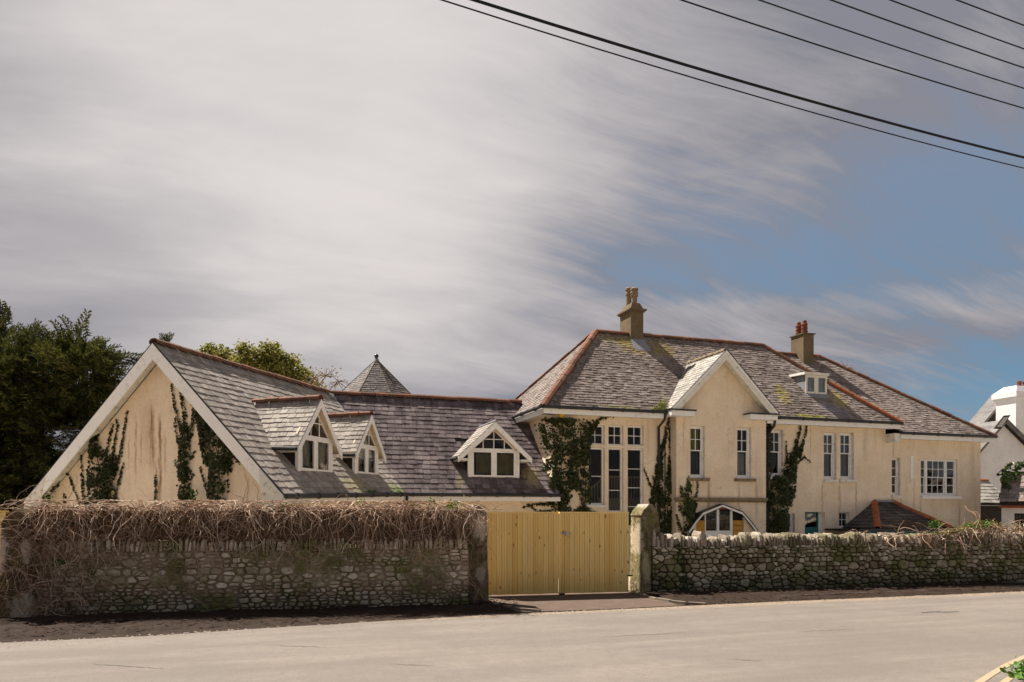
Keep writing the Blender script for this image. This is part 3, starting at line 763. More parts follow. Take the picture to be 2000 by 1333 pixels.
# solid foot pieces where the board widens down to the eaves
MB().prism([FW.P(-.035, 0, Z(.40)), FW.P(-.035, .62, Z(.98)), FW.P(-.035, .5, Z(.02)), FW.P(-.035, 0, Z(-.02))], FW.e1*.04).build('bargeboard_foot', 'white_paint_worn', annexe)
MB().prism([FW.P(-.035, 7.16, Z(.32)), FW.P(-.035, 6.5, Z(.9)), FW.P(-.035, 6.72, Z(.12)), FW.P(-.035, 7.16, Z(.04))], FW.e1*.04).build('bargeboard_foot', 'white_paint_worn', annexe)
# dark slate edge above the boards
for foot in (fr, fl):
    MB().prism([top0+Vector((0, 0, .035)), foot+Vector((0, 0, .035)), foot, top0], FW.e1*.3-FW.e1*.03).build('slate_edge', 'gutter_black', annexe)
# soffit of the verge (underside from board back to the wall)
s_ = MB()
s_.poly([FW.P(.02, .15, Z(.42)-.02), FW.P(.42, .15, Z(.42)-.02), FW.P(.42, 3.41, Z(3.87)-.12), FW.P(.02, 3.41, Z(3.87)-.12)])
s_.poly([FW.P(.02, 7.0, Z(.36)-.02), FW.P(.02, 3.41, Z(3.87)-.12), FW.P(.42, 3.41, Z(3.87)-.12), FW.P(.42, 7.0, Z(.36)-.02)])
s_.build('soffit', 'white_paint_worn', annexe)
gw = .40
MB().poly([FW.P(gw, 6.85, 0), FW.P(gw, .28, 0), FW.P(gw, .28, Z(.5)), FW.P(gw, 3.41, Z(3.70)), FW.P(gw, 6.85, Z(.45))]).build('gable_wall', 'cream_render_stained', annexe)
w = MB(); w.poly([FW.P(gw, .28, 0), FW.P(6.2, .28, 0), FW.P(6.2, .28, Z(.68)), FW.P(gw, .28, Z(.6))]); w.poly([FW.P(gw, 6.85, 0), FW.P(gw, 6.85, Z(.55)), FW.P(10.8, 6.85, Z(.5)), FW.P(10.8, 6.85, 0)])
w.poly([FM.P(-5.2, 0, 0), FM.P(0, 0, 0), FM.P(0, 0, Z(.75)), FM.P(-5.2, 0, Z(.75))]); w.build('wall', 'cream_render', annexe)
w = MB(); w.poly([FM.P(-9, 5.9, 0), FM.P(0, 5.9, 0), FM.P(0, 5.9, Z(.75)), FM.P(-9, 5.9, Z(.75))]); w.poly([FW.P(1, 6.7, .9), FW.P(9, 6.7, .9), FW.P(9, .4, .9), FW.P(1, .4, .9)])
w.build('interior_wall', 'interior', annexe)
# eaves: fascia and gutter of wing and link
MB().prism([FW.P(.0, -.02, Z(.40)), FW.P(5.94, -.02, Z(.59)), FW.P(5.94, -.02, Z(.42)), FW.P(.0, -.02, Z(.23))], FW.e2*.03).build('fascia', 'white_paint', annexe)
gutter(annexe, [FW.P(-.05, -.08, Z(.385)), FW.P(5.95, -.08, Z(.575))], .06, joints=7)
MB().box(FM, -4.8, .15, -.32, -.29, Z(.40), Z(.575)).build('fascia', 'white_paint', annexe)
MB().box(FM, -4.8, .13, -.288, -.002, Z(.43), Z(.45)).build('soffit', 'white_paint_worn', annexe)
gutter(annexe, [FM.P(-4.85, -.38, Z(.57)), FM.P(.22, -.38, Z(.585))], .055, joints=6)
MB().tube([FW.P(5.93, -.08, Z(.52)), FW.P(5.93, -.08, Z(.2)), FW.P(5.9, .2, Z(.1)), FW.P(5.9, .2, .1)], .04, 8).build('downpipe', 'gutter_black', annexe)
# lead in the valley
MB().prism([link_P(-4.76, 0)+Vector((0, 0, .02)), link_P(-4.70, 0)+Vector((0, 0, .03)), link_P(-6.42, LT)+Vector((0, 0, .03)), link_P(-6.5, LT)+Vector((0, 0, .02))], (0, 0, .012)).build('valley_lead', 'lead', annexe)

def dormer(owner, sl, F, c, bf, hw, zb, ztr, zfoot, zapex, hf, slope, mat_sl, mat_deck='dark_board', seed=1, expo=.155, wid=.22, over=.15, bars_top=3, tiles=6, gut=True, tri=.82, lean=0):
    """slope(a,z) -> b on the main roof at height z"""
    root = MB().box(F, c-hw-.03, c+hw+.03, bf-.02, bf+.22, zb-.2, zb-.005).build('dormer', 'lead', owner)
    bv = bf-over
    k = (zapex-zfoot)/hf
    # cheeks
    ch = MB()
    for sgn in (-1, 1):
        a = c+sgn*hw
        zt = zapex-k*hw-.06
        ch = MB(); ch.prism([F.P(a, bf+.02, zb-.05), F.P(a, slope(a, zb-.05)+.02, zb-.05), F.P(a, slope(a, zt)+.05, zt), F.P(a, bf+.02, zt)], F.e1*(-sgn*.04)); ch.build('cheek', 'dark_board', root)
    # front: corner posts, sill, transom, gable infill
    f = MB(); pw = .085
    f.box(F, c-hw-.01, c-hw+pw, bf-.03, bf+.05, zb-.02, ztr+.02); f.box(F, c+hw-pw, c+hw+.01, bf-.03, bf+.05, zb-.02, ztr+.02)
    f.box(F, c-hw-.03, c+hw+.03, bf-.05, bf+.05, zb-.05, zb-.022)
    f.build('corner_post', 'white_paint', root)
    g = MB()
    th = hw*tri; ta = ztr+.05+(zapex-ztr-.05)*.73   # glazed triangle half width and apex
    def zr(a): return zapex-k*abs(a-c)-.05
    for sgn in (-1, 1):
        # sloping infill band between glazing and roof
        g.prism([F.P(c+sgn*(hw-.0), bf, ztr+.02), F.P(c+sgn*th, bf, ztr+.02), F.P(c, bf, ta), F.P(c, bf, zr(c)), F.P(c+sgn*hw, bf, max(ztr+.03, zr(c+hw)))], F.e2*.045)
    g.build('gable_board', 'cream_render', root)
    wn = MB(); i0, i1, z0 = c-hw+pw, c+hw-pw, zb+.0
    rect_frame(wn, F, bf-.015, bf+.045, i0+.001, i1-.001, z0, ztr, .045)
    cm = (i0+i1)/2
    wn.box(F, cm-.045, cm+.045, bf-.018, bf+.043, z0+.04, ztr-.04)
    for (l, r) in ((i0+.045, cm-.045), (cm+.045, i1-.045)): rect_frame(wn, F, bf-.028, bf+.02, l+.001, r-.001, z0+.046, ztr-.046, .042)
    wn.box(F, c-th-.03, c+th+.03, bf-.012, bf+.04, ztr+.001, ztr+.035)
    # triangular light bars
    for sgn in (-1, 1):
        wn.prism([F.P(c+sgn*(th+.02), bf-.012, ztr+.036), F.P(c+sgn*(th-.03), bf-.012, ztr+.036), F.P(c, bf-.012, ta-.04), F.P(c, bf-.012, ta+.01)], F.e2*.05)
    zt0 = ztr+.036; kk = (ta-zt0)/th
    xs = [0.0] if bars_top == 2 else [0.0, -th*.52, th*.52]
    if bars_top == 3 and hw < .8: xs = [-th*.3, th*.3]
    for x in xs: wn.box(F, c+x-.013, c+x+.013, bf-.008, bf+.02, zt0, ta-abs(x)*kk-.01)
    zmid = zt0+(ta-zt0)*.48
    wn.box(F, c-th*.5, c+th*.5, bf-.006, bf+.018, zmid-.012, zmid+.012)
    win = wn.build('window', 'white_paint', root)
    for (l, r) in ((i0+.085, cm-.085), (cm+.085, i1-.085)): MB().box(F, l, r, bf-.008, bf-.003, z0+.086, ztr-.086).build('pane', 'glass', root)
    cuts = sorted([-th]+xs+[th])
    for i in range(len(cuts)-1):
        l, r = cuts[i], cuts[i+1]; pts = [F.P(c+l, bf+.004, zt0)]
        pts.append(F.P(c+r, bf+.004, zt0))
        if r < th-1e-6: pts.append(F.P(c+r, bf+.004, ta-abs(r)*kk))
        if l < 0 < r: pts.append(F.P(c, bf+.004, ta))
        if l > -th+1e-6: pts.append(F.P(c+l, bf+.004, ta-abs(l)*kk))
        if len(pts) >= 3: MB().prism(pts, F.e2*.005).build('pane', 'glass', root)
    # curtains, in the third dormer a reflection-coloured sheet instead, and back
    cu = MB(); n = 10
    for i in range(n):
        l = i0+.06+(i1-i0-.12)*i/n; r = i0+.06+(i1-i0-.12)*(i+1)/n
        if (i % 5) in (0,): continue
        cu.poly([F.P(l, bf+.10+.02*(i % 2), z0+.03), F.P(r, bf+.12-.02*(i % 2), z0+.03), F.P(r, bf+.12-.02*(i % 2), ztr-.02-.05*(i % 3)), F.P(l, bf+.10+.02*(i % 2), ztr-.02-.05*(i % 3))])
    if cu.v: cu.build('curtain', 'olive_reflection' if seed == 3 else 'curtain_grey', root)  # third dormer: olive sheet painting in the yellow-green reflection of its panes
    MB().prism([F.P(c-hw+.05, bf+.8, zb-.1), F.P(c+hw-.05, bf+.8, zb-.1), F.P(c, bf+.8, zapex-.1)], F.e2*.02).build('back_board', 'interior', root)
    # roof slopes
    dk = MB(); 
    for sgn in (-1, 1):
        ef, eb = F.P(c+sgn*hf, bv, zfoot), F.P(c+sgn*hf, slope(c+sgn*hf, zfoot)+.06, zfoot)
        rf, rb = F.P(c, bv, zapex), F.P(c, slope(c, zapex)+.05, zapex)
        dk.prism([ef, rf, rb, eb] if sgn < 0 else [eb, rb, rf, ef], (0, 0, -.05))
        Lt = hf; 
        def Pd(s, t, sgn=sgn): return F.P(c+sgn*(hf-t), bv+s, zfoot+k*t)
        sl.surf(root, Pd, Lt, lambda t, sgn=sgn: (-.015, slope(c+sgn*(hf-t), zfoot+k*t)-bv), expo/math.sqrt(1+k*k), wid, mat_sl, seed=seed*10+sgn+1, visible=(sgn < 0))
    dk.build('roof_deck', 'cream_render', root)
    for sgn in (-1, 1):
        MB().prism([F.P(c, bv-.03, zapex-.0), F.P(c+sgn*(hf+.02), bv-.03, zfoot-.02*k), F.P(c+sgn*(hf+.02), bv-.03, zfoot-.19), F.P(c, bv-.03, zapex-.2)], F.e2*.03).build('bargeboard', 'white_paint', root)
        # soffit box under eave return
        MB().box(F, *( (c-hf+.01, c-hw-.012) if sgn < 0 else (c+hw+.012, c+hf-.01)), bv+.005, bf+.9, zfoot-.13, zfoot-.06).build('eaves_board', 'white_paint_worn', root)
    if gut:
        MB().tube([F.P(c-hf-.05, bv+.02, zfoot-.07), F.P(c-hf-.05, slope(c-hf, zfoot)-.05, zfoot-.04)], .045, 8).build('gutter', 'gutter_black', root)
    if tiles: ridge_tiles(F.P(c, bv-.02, zapex+.04), F.P(c, slope(c, zapex)-.02, zapex+.04), tiles, root, r=.105, seed=seed)
    # lead apron
    MB().hexa([F.P(c-hw-.02, bf-.16, zb-.235+.03), F.P(c+hw+.02, bf-.16, zb-.235+.03), F.P(c+hw+.02, bf-.01, zb-.06), F.P(c-hw-.02, bf-.01, zb-.06),
               F.P(c-hw-.02, bf-.17, zb-.22+.03), F.P(c+hw+.02, bf-.17, zb-.22+.03), F.P(c+hw+.02, bf-.02, zb-.04), F.P(c-hw-.02, bf-.02, zb-.04)]).build('lead_apron', 'lead', root)
    return root
wslope = lambda a, z: (z-Z(.41)-.016*a)/1.0147
dormer(annexe, SL_A, FW, wing_dn[0][0], .55, .76, Z(1.00), Z(1.84), Z(1.56), Z(2.76), .96, wslope, 'slate_wing', seed=1, tiles=5)
dormer(annexe, SL_A, FW, wing_dn[1][0], .55, .66, Z(1.06), Z(1.86), Z(1.62), Z(2.70), .84, wslope, 'slate_wing', seed=2, tiles=5)
lslope = lambda a, z: -.3+(z-Z(.6))/1.003
dormer(annexe, SL_A, FM, -1.82, .22, .81, Z(1.10), Z(1.97), Z(1.74), Z(2.80), 1.15, lslope, 'slate_wing', seed=3, tiles=0, over=.18, tri=.80)
MB().tube([FM.P(-1.82-0, -.08, Z(2.83)), FM.P(-1.82, 1.8, Z(2.83))], .035, 6).build('ridge_roll', 'lead', annexe)
SL_A.build()

# ================================================================= MAIN HOUSE
SL_M = Slates()
house = thing('main_house', 'large cream rendered two storey house with hipped slate roofs and a front gable', 'house', (8, 26.5, 0))
ZE = 3.28; ZR = 6.47
pt = lambda a, b, z: tuple(FM.P(a, b, Z(z)))
MOSS = (.30, .26, .02)
mk_slate('slate_main', [(.155, .115, .10), (.20, .155, .135), (.245, .195, .17), (.30, .245, .215)], .45, (.50, .45, .38),
         patches=[(pt(3.9, 2.2, 5.9), (.75, .75, .9), (.32, .23, .02), .55), (pt(5.0, 2.2, 5.8), (.7, .7, .8), (.30, .23, .03), .55), (pt(3.2, 2.5, 6.2), (1.4, .6, .3), (.30, .24, .04), .5),
                  (pt(8.9, .5, 4.2), (.35, .8, .8), (.40, .34, .04), .55), (pt(11.2, .4, 4.1), (.45, .7, .7), (.42, .34, .05), .55), (pt(10.6, 0, 3.7), (.8, .6, .5), (.25, .26, .30), .5),
                  (pt(2.2, -.4, 3.35), (1.8, .3, .12), (.26, .26, .04), .5), (pt(9.4, -.4, 3.35), (1.9, .3, .13), (.34, .33, .03), .75)], rough=.78, dark_streak=.42)
mk_slate('slate_pale', [(.24, .22, .19), (.32, .29, .25), (.40, .37, .32), (.50, .47, .41)], .6, (.58, .55, .48), rough=.78, dark_streak=.3)
mk_slate('slate_dark_porch', [(.02, .02, .022), (.035, .032, .032), (.055, .05, .05), (.09, .09, .095)], .35, (.22, .22, .23),
         patches=[(pt(12.9, -1.2, -.4), (1.6, 1.0, .28), (.065, .03, .015), .9)], rough=.35)
mk_slate('slate_grey', [(.12, .11, .11), (.17, .16, .155), (.24, .22, .21)], .45, (.33, .31, .28))
a_c = 13.22; a_r0, a_r1, b_r = 2.73, 9.74, 2.75
c00 = (-.45, -.45); 
rf = MB()
E = lambda a, b, z: FM.P(a, b, Z(z))
ZG = ZE+(ZR-ZE)/3.2*.12
rf.poly([E(-.45, -.45, ZE), E(3.80, -.45, ZE), E(3.80, -.33, ZG), E(7.70, -.33, ZG), E(7.70, -.45, ZE), E(a_c, -.45, ZE), E(a_r1, b_r, ZR), E(a_r0, b_r, ZR)])
rf.poly([E(-.45, 5.95, ZE), E(-.45, -.45, ZE), E(a_r0, b_r, ZR)])
rf.poly([E(a_c, -.45, ZE), E(a_c, 5.95, ZE), E(a_r1, b_r, ZR)])
rf.poly([E(a_c, 5.95, ZE), E(-.45, 5.95, ZE), E(a_r0, b_r, ZR), E(a_r1, b_r, ZR)])
# second block
Z2 = 2.94; a2, a2r, b2r = 17.72, 13.28, 3.8; k2 = (ZR-Z2)/(b2r+.45)
rf.poly([E(8.6, -.45+1.0, Z2+k2*1.0), E(a2, -.45, Z2), E(a2r, b2r, ZR), E(8.6, b2r, ZR)])
rf.poly([E(a2, -.45, Z2), E(a2, 8.05, Z2), E(a2r, b2r, ZR)])
rf.poly([E(a2, 8.05, Z2), E(8.6, 8.05, Z2), E(8.6, b2r, ZR), E(a2r, b2r, ZR)])
roof_main = rf.build('roof', 'dark_board', house)
kF = (ZR-ZE)/3.2
SL_M.surf(roof_main, lambda a, t: E(a, -.45+t, ZE+kF*t), 3.2, lambda t: (-.45+3.18*t/3.2, a_c-3.48*t/3.2), .098, .185, 'slate_main', seed=21, jit=1.6,
          skip=lambda a, t: (9.98 < a < 10.88 and 1.05 < t < 1.8) or (3.85 < a < 7.65 and t < .15))
kL = (ZR-ZE)/3.18
SL_M.surf(roof_main, lambda s, t: E(-.45+t, 5.95-s, ZE+kL*t), 3.18, lambda t: (3.2*t/3.18, 6.4-3.2*t/3.18), .098, .185, 'slate_main', seed=22, jit=1.4)
kR = (ZR-ZE)/3.48
SL_M.surf(roof_main, lambda s, t: E(a_c-t, -.45+s, ZE+kR*t), 3.48, lambda t: (3.2*t/3.48, 6.4-3.2*t/3.48), .2, .3, 'slate_main', seed=23, visible=False)
SL_M.surf(roof_main, lambda a, t: E(a, -.45+t, Z2+k2*t), 4.25, lambda t: (max(9.2, 13.3-3.6*t/3.2), a2-4.44*t/4.25), .108, .185, 'slate_main', seed=24, jit=1.6)
SL_M.surf(roof_main, lambda s, t: E(a2-t, -.45+s, Z2+(ZR-Z2)/4.44*t), 4.44, lambda t: (4.25*t/4.44, 8.5-4.25*t/4.44), .25, .35, 'slate_main', seed=25, visible=False)
up = Vector((0, 0, .035))
ridge_tiles(E(a_r0, b_r, ZR)+up, E(4.0, b_r, ZR)+up, 3, roof_main, seed=5); ridge_tiles(E(4.5, b_r, ZR)+up, E(a_r1, b_r, ZR)+up, 12, roof_main, seed=6)
ridge_tiles(E(-.5, -.5, ZE-.04)+up, E(a_r0, b_r, ZR)+up, 14, roof_main, name='hip_tile', seed=7, r=.12); ridge_tiles(E(-.45, 5.95, ZE)+up, E(a_r0, b_r, ZR)+up, 14, roof_main, name='hip_tile', seed=8)
ridge_tiles(E(a_c+.05, -.5, ZE-.03)+up, E(a_c-1.75, 1.16, ZE+1.6)+up, 6, roof_main, name='hip_tile', seed=9, mat='terracotta_hip_bright', r=.12); ridge_tiles(E(a_c-1.75, 1.16, ZE+1.6)+up, E(a_r1, b_r, ZR)+up, 8, roof_main, name='hip_tile', seed=19)
ridge_tiles(E(9.0, b2r, ZR)+up, E(a2r, b2r, ZR)+up, 9, roof_main, seed=10); ridge_tiles(E(a2+.05, -.5, Z2-.04)+up, E(a2r, b2r, ZR)+up, 17, roof_main, name='hip_tile', seed=11)

# ---- front gable roof (the bay)
ga, gz, gk = 5.74, 5.30, .985; gl, gr = 3.76, 7.73
mslope = lambda a, z: -.45+(z-Z(ZE))/kF
gd = MB()
for sgn, foot in ((-1, gl), (1, gr)):
    L = abs(foot-ga); zf = gz-gk*L
    gd.prism([E(foot, -.76, zf), E(ga, -.76, gz), E(ga, 1.65, gz), E(foot, max(-.4, -.45+(zf-ZE)/kF), zf)], (0, 0, -.05))
    def Pg(s, t, foot=foot, sgn=sgn, L=L, zf=zf): return E(foot-sgn*t, -.76+s, zf+gk*t)
    SL_M.surf(roof_main, Pg, L, lambda t, zf=zf: (-.01, -.45+(zf+gk*t-ZE)/kF+.76), .105, .2, 'slate_pale', seed=31+sgn, visible=(sgn < 0))
gd.build('gable_roof', 'dark_board', house)
ridge_tiles(E(ga, -.8, gz+.035), E(ga, 1.55, gz+.035), 7, roof_main, seed=12, r=.085, mat='stone_pot')
for sgn, foot in ((-1, gl), (1, gr)):
    L = abs(foot-ga); zf = gz-gk*L
    MB().prism([E(ga, -.80, gz-.0), E(foot, -.80, zf), E(foot, -.80, zf-.10), E(foot-sgn*.20, -.80, zf-.10), E(ga, -.80, gz-.30)], FM.e2*.035).build('bargeboard', 'white_paint_worn', house)
    MB().prism([E(ga, -.825, gz+.02), E(foot, -.825, zf+.02), E(foot, -.825, zf-.07), E(ga, -.825, gz-.07)], FM.e2*.024).build('verge_trim', 'white_paint', house)
    MB().prism([E(ga, -.84, gz+.05), E(foot+sgn*.03, -.84, zf+.02), E(foot+sgn*.03, -.84, zf-.0), E(ga, -.84, gz+.015)], FM.e2*.1).build('slate_edge', 'gutter_black' if sgn > 0 else 'slate_grey', house)
    MB().poly([E(foot-sgn*.1, -.76, zf-.06), E(foot-sgn*.1, -.38, zf-.06), E(ga, -.38, gz-.16), E(ga, -.76, gz-.16)]).build('soffit', 'white_paint_worn', house)

# ---- walls
BB = -.40
a_b0 = FM.px(1321, 0, BB)[0]; a_b1 = FM.px(1496, 0, BB)[0]
a_end = 17.57
hp = lambda *q: holepx(FM, *q)
W = {}
W['t1u'] = hp(0, 1149, 1181, 830.5, 868.5); W['t1l'] = hp(0, 1149, 1181, 874.5, 986)
W['t2u'] = hp(0, 1188.5, 1217.5, 831, 870); W['t2l'] = hp(0, 1188.5, 1217.5, 875, 1001)
W['t3u'] = hp(0, 1226, 1257, 832, 871); W['t3l'] = hp(0, 1226, 1257, 876, 1030)
for k_ in ('t1', 't2', 't3'): W[k_+'l'][0], W[k_+'l'][1] = W[k_+'u'][0], W[k_+'u'][1]
flat = lambda z: (lambda a: z)
h1 = [W[k_] for k_ in W]
wl1 = MB(); wall_face(wl1, FM, 0, 0, a_b0, 0, (flat(Z(ZE)-.05), []), h1, .2)
wl1.build('wall', 'cream_render', house)
W1 = hp(BB, 1348.5, 1377, 832, 934); W2 = hp(BB, 1440, 1467.5, 835, 935)
topg = lambda a: Z(max(min(gz-.17-gk*abs(a-ga), 9), 3.28))
AR = hp(BB, 1358, 1466, 997, 1100); AR[2] = .0; AR[3] = AR[3]
wl2 = MB(); wall_face(wl2, FM, BB, a_b0, a_b1, 0, (topg, [ga, ga-(gz-.17-3.28)/gk, ga+(gz-.17-3.28)/gk]), [W1, W2], .2)
wl2.poly([FM.P(a_b0, BB, 0), FM.P(a_b0, BB, Z(ZE)), FM.P(a_b0, .0, Z(ZE)), FM.P(a_b0, 0, 0)]); wl2.poly([FM.P(a_b1, 0, 0), FM.P(a_b1, 0, Z(ZE)), FM.P(a_b1, BB, Z(ZE)), FM.P(a_b1, BB, 0)])
wl2.build('wall', 'cream_render', house)
W3 = hp(0, 1504, 1530, 840, 931); W4 = hp(0, 1609, 1634, 845, 937); W5 = hp(0, 1641.5, 1668, 845.5, 937)
W6 = hp(0, 1741.7, 1758.6, 894.6, 968); W7 = hp(0, 1798.5, 1870, 897, 969)
W8 = hp(0, 1528, 1553, 1003, 1054); W9 = hp(0, 1572, 1611, 1000.5, 1100); W9[2] = 0; W10 = hp(0, 1639, 1659, 1000.5, 1030)
W11 = hp(0, 1850, 1873, 1030, 1100); W11[2] = 0
top3 = lambda a: Z(ZE)-.05 if a <= 12.95 else Z(Z2)-.05
wl3 = MB(); wall_face(wl3, FM, 0, a_b1, 13.0, 0, (flat(Z(ZE)-.05), []), [W3, W4, W5, W8, W9, W10], .2)
wall_face(wl3, FM, 0, 13.0, a_end, 0, (flat(Z(Z2)-.05), []), [W6, W7, W11], .2)
wl3.build('wall', 'cream_render', house)
ot = MB(); ot.poly([FM.P(0, 5.5, 0), FM.P(0, 0, 0), FM.P(0, 0, Z(ZE)-.05), FM.P(0, 5.5, Z(ZE)-.05)]); ot.poly([FM.P(a_end, 0, 0), FM.P(a_end, 7.6, 0), FM.P(a_end, 7.6, Z(Z2)-.05), FM.P(a_end, 0, Z(Z2)-.05)])
ot.poly([FM.P(13, 5.5, 0), FM.P(0, 5.5, 0), FM.P(0, 5.5, Z(ZE)), FM.P(13, 5.5, Z(ZE))]); ot.poly([FM.P(a_end, 7.6, 0), FM.P(8.6, 7.6, 0), FM.P(8.6, 7.6, Z(Z2)), FM.P(a_end, 7.6, Z(Z2))]); ot.poly([FM.P(8.6, 7.6, 0), FM.P(8.6, 5.5, 0), FM.P(8.6, 5.5, Z(ZE)), FM.P(8.6, 7.6, Z(ZE))])
ot.build('wall', 'cream_render', house)
it = MB(); it.box(FM, .3, 12.8, 3.2, 3.25, .1, Z(ZE)); it.box(FM, a_b0+.1, a_end-.2, .35, 4.5, 2.55, 2.65); it.box(FM, 4.05, 4.1, .1, 3.1, .1, Z(ZE)-.1)
it.box(FM, 12.8, a_end-.1, 2.6, 2.65, .1, Z(Z2)-.1)
it.build('interior_wall', 'interior', house)
pl = MB(); pl.box(FM, .05, 4.0, .15, 3.1, .25, .3); pl.box(FM, .3, 3.9, 3.12, 3.18, 1.2, 2.2); pl.build('floor', 'interior_light', house)
# staircase balustrade seen through the tall windows
bal = MB(); 
for i in range(26):
    a = 1.55+i*.105; 
    z0, z1 = Z(.55), Z(1.25)
    if a < 2.2: z0 = Z(-.1+(a-1.55)*.75); z1 = Z(.55+(a-1.55)*.75)
    bal.box(FM, a, a+.035, 1.40, 1.43, z0, z1)
bal.prism([FM.P(1.5, 1.38, Z(.5)), FM.P(2.3, 1.38, Z(1.12)), FM.P(2.3, 1.38, Z(1.18)), FM.P(1.5, 1.38, Z(.57))], FM.e2*.07)
bal.box(FM, 2.2, 4.2, 1.38, 1.45, Z(1.24), Z(1.30)); bal.box(FM, 2.2, 4.2, 1.38, 1.45, Z(.42), Z(.55)); bal.box(FM, 2.3, 4.2, 1.42, 1.44, Z(-.1), Z(.42))
bal.build('balustrade', 'interior_light', house)

# ---- windows of the main house
def fixed_light(F, b, hole, nx, ny, fw=.045, mat='white_paint', B=.10, name='window'):
    a0, a1, z0, z1 = hole; mb = MB()
    rect_frame(mb, F, b+B, b+B+.08, a0+.002, a1-.002, z0+.002, z1-.002, fw)
    i0, i1, lo, hi = a0+fw, a1-fw, z0+fw, z1-fw
    bars(mb, F, b+B+.02, i0, i1, lo, hi, nx, ny, .02)
    w_ = mb.build(name, mat, house); panes(w_, F, b+B+.03, i0, i1, lo, hi, nx, ny); return w_
for k_, ny in (('t1u', 2), ('t2u', 2), ('t3u', 2)): fixed_light(FM, 0, W[k_], 2, 2)
x = fixed_light(FM, 0, W['t1l'], 1, 2, .05); MB().box(FM, W['t1l'][0]-.1, W['t1l'][1]+.06, -.10, .1, W['t1l'][2]-.10, W['t1l'][2]-.004).build('sill', 'white_paint_worn', x)
fixed_light(FM, 0, W['t2l'], 1, 3, .05); fixed_light(FM, 0, W['t3l'], 1, 4, .05)
sash_window(house, FM, BB, W1, (2, 2), (1, 1), .47, curtain=[('curtain_yellow', .53, 1.0), ('blind_dark', 0, .53)], sillw=.13, sill_mat='stone_pot', fw=.05)
sash_window(house, FM, BB, W2, (2, 2), (1, 1), .47, curtain=[('curtain_grey', 0, .5)], sillw=.13, sill_mat='stone_pot', fw=.05)
sash_window(house, FM, 0, W3, (2, 2), (1, 1), .47, sillw=.05)
sash_window(house, FM, 0, W4, (2, 2), (1, 1), .44, sillw=.03); sash_window(house, FM, 0, W5, (2, 2), (1, 1), .44, sillw=.07)
sash_window(house, FM, 0, W6, (1, 2), (1, 2), .5, sillw=.03, fw=.04)
def triple(F, b, hole):
    a0, a1, z0, z1 = hole; B = b+.07; mb = MB(); rect_frame(mb, F, B, B+.12, a0+.002, a1-.002, z0+.002, z1-.002, .05)
    L = a1-a0; c1 = a0+L*.185; c2 = a0+L*.72
    zm = (z0+z1)/2
    ps = []
    for c in (c1, c2): mb.box(F, c-.04, c+.04, B-.005, B+.115, z0+.05, z1-.05)
    segs = ((a0+.05, c1-.04, 1), (c1+.04, c2-.04, 3), (c2+.04, a1-.05, 1))
    for l, r, n in segs:
        rect_frame(mb, F, B+.02, B+.05, l, r, zm-.01, z1-.051, .03); rect_frame(mb, F, B+.05, B+.08, l, r, z0+.051, zm+.025, .03, .06)
        bars(mb, F, B+.022, l+.03, r-.03, zm+.02, z1-.08, n, 2, .02); bars(mb, F, B+.052, l+.03, r-.03, z0+.11, zm-.0, n, 2, .02)
    w_ = mb.build('window', 'white_paint', house)
    for l, r, n in segs: panes(w_, F, B+.035, l+.03, r-.03, zm+.02, z1-.08, n, 2); panes(w_, F, B+.065, l+.03, r-.03, z0+.11, zm-.0, n, 2)
    MB().box(F, a0-.03, a1+.09, b-.12, b+.07, z0-.11, z0-.004).build('sill', 'white_paint', w_)
triple(FM, 0, W7)
sash_window(house, FM, 0, W8, (2, 2), (1, 1), .5, sill=False)
fixed_light(FM, 0, W10, 2, 2, .04)
# stable-type teal door
d_ = MB(); zt = FM.px(1590, 1030, 0)[1]
d_.box(FM, W9[0]+.05, W9[1]-.25, .10, .14, .02, zt); rect_frame(d_, FM, .09, .16, W9[0]+.002, W9[1]-.2, .01, W9[3]-.002, .045)
dd = d_.build('door', 'teal_paint', house); MB().box(FM, W9[0]+.05, W9[1]-.25, .12, .125, zt+.05, W9[3]-.05).build('pane', 'glass', dd)
MB().box(FM, W9[1]-.19, W9[1]-.003, .1, .19, .01, W9[3]-.003).build('door_lining', 'white_paint_worn', house)
d2 = MB(); d2.box(FM, W11[0]+.03, W11[1]-.13, .1, .14, .02, W11[3]-.03); d2.build('door', 'teal_paint', house)
MB().box(FM, W11[1]-.12, W11[1]-.004, .02, .18, .01, W11[3]-.003).build('door_lining', 'curtain_grey', house)
# white strip on the wall
q0 = FM.px(1777, 891, 0); q1 = FM.px(1782.5, 935.5, 0)
MB().box(FM, q0[0], q1[0], -.04, -.003, q1[1], q0[1]).build('wall_strip', 'white_paint', house)

# ---- eaves: fascias, soffits, gutters
def eave(F, a0, a1, b, z, wallb, hgt=.19, gut=True, joints=8):
    MB().box(F, a0, a1, b-.0, b+.03, Z(z)-hgt-.03, Z(z)-.02).build('fascia', 'white_paint', house)
    MB().box(F, a0, a1, b+.032, wallb-.002, Z(z)-hgt, Z(z)-hgt+.02).build('soffit', 'white_paint_worn', house)
    if gut: gutter(house, [F.P(a0-.04, b-.07, Z(z)-.02), F.P(a1+.04, b-.07, Z(z)-.02)], .055, joints=joints)
eave(FM, -.45, gl-.03, -.45, ZE, 0, joints=4); eave(FM, gr-.15, a_c+.0, -.45, ZE, 0, joints=6); eave(FM, 13.25, a2, -.45, Z2, 0, joints=4)
MB().box(FM, 13.0, 13.24, -.42, -.002, Z(Z2)-.33, Z(Z2)-.03).build('eaves_corbel', 'white_paint_worn', house)
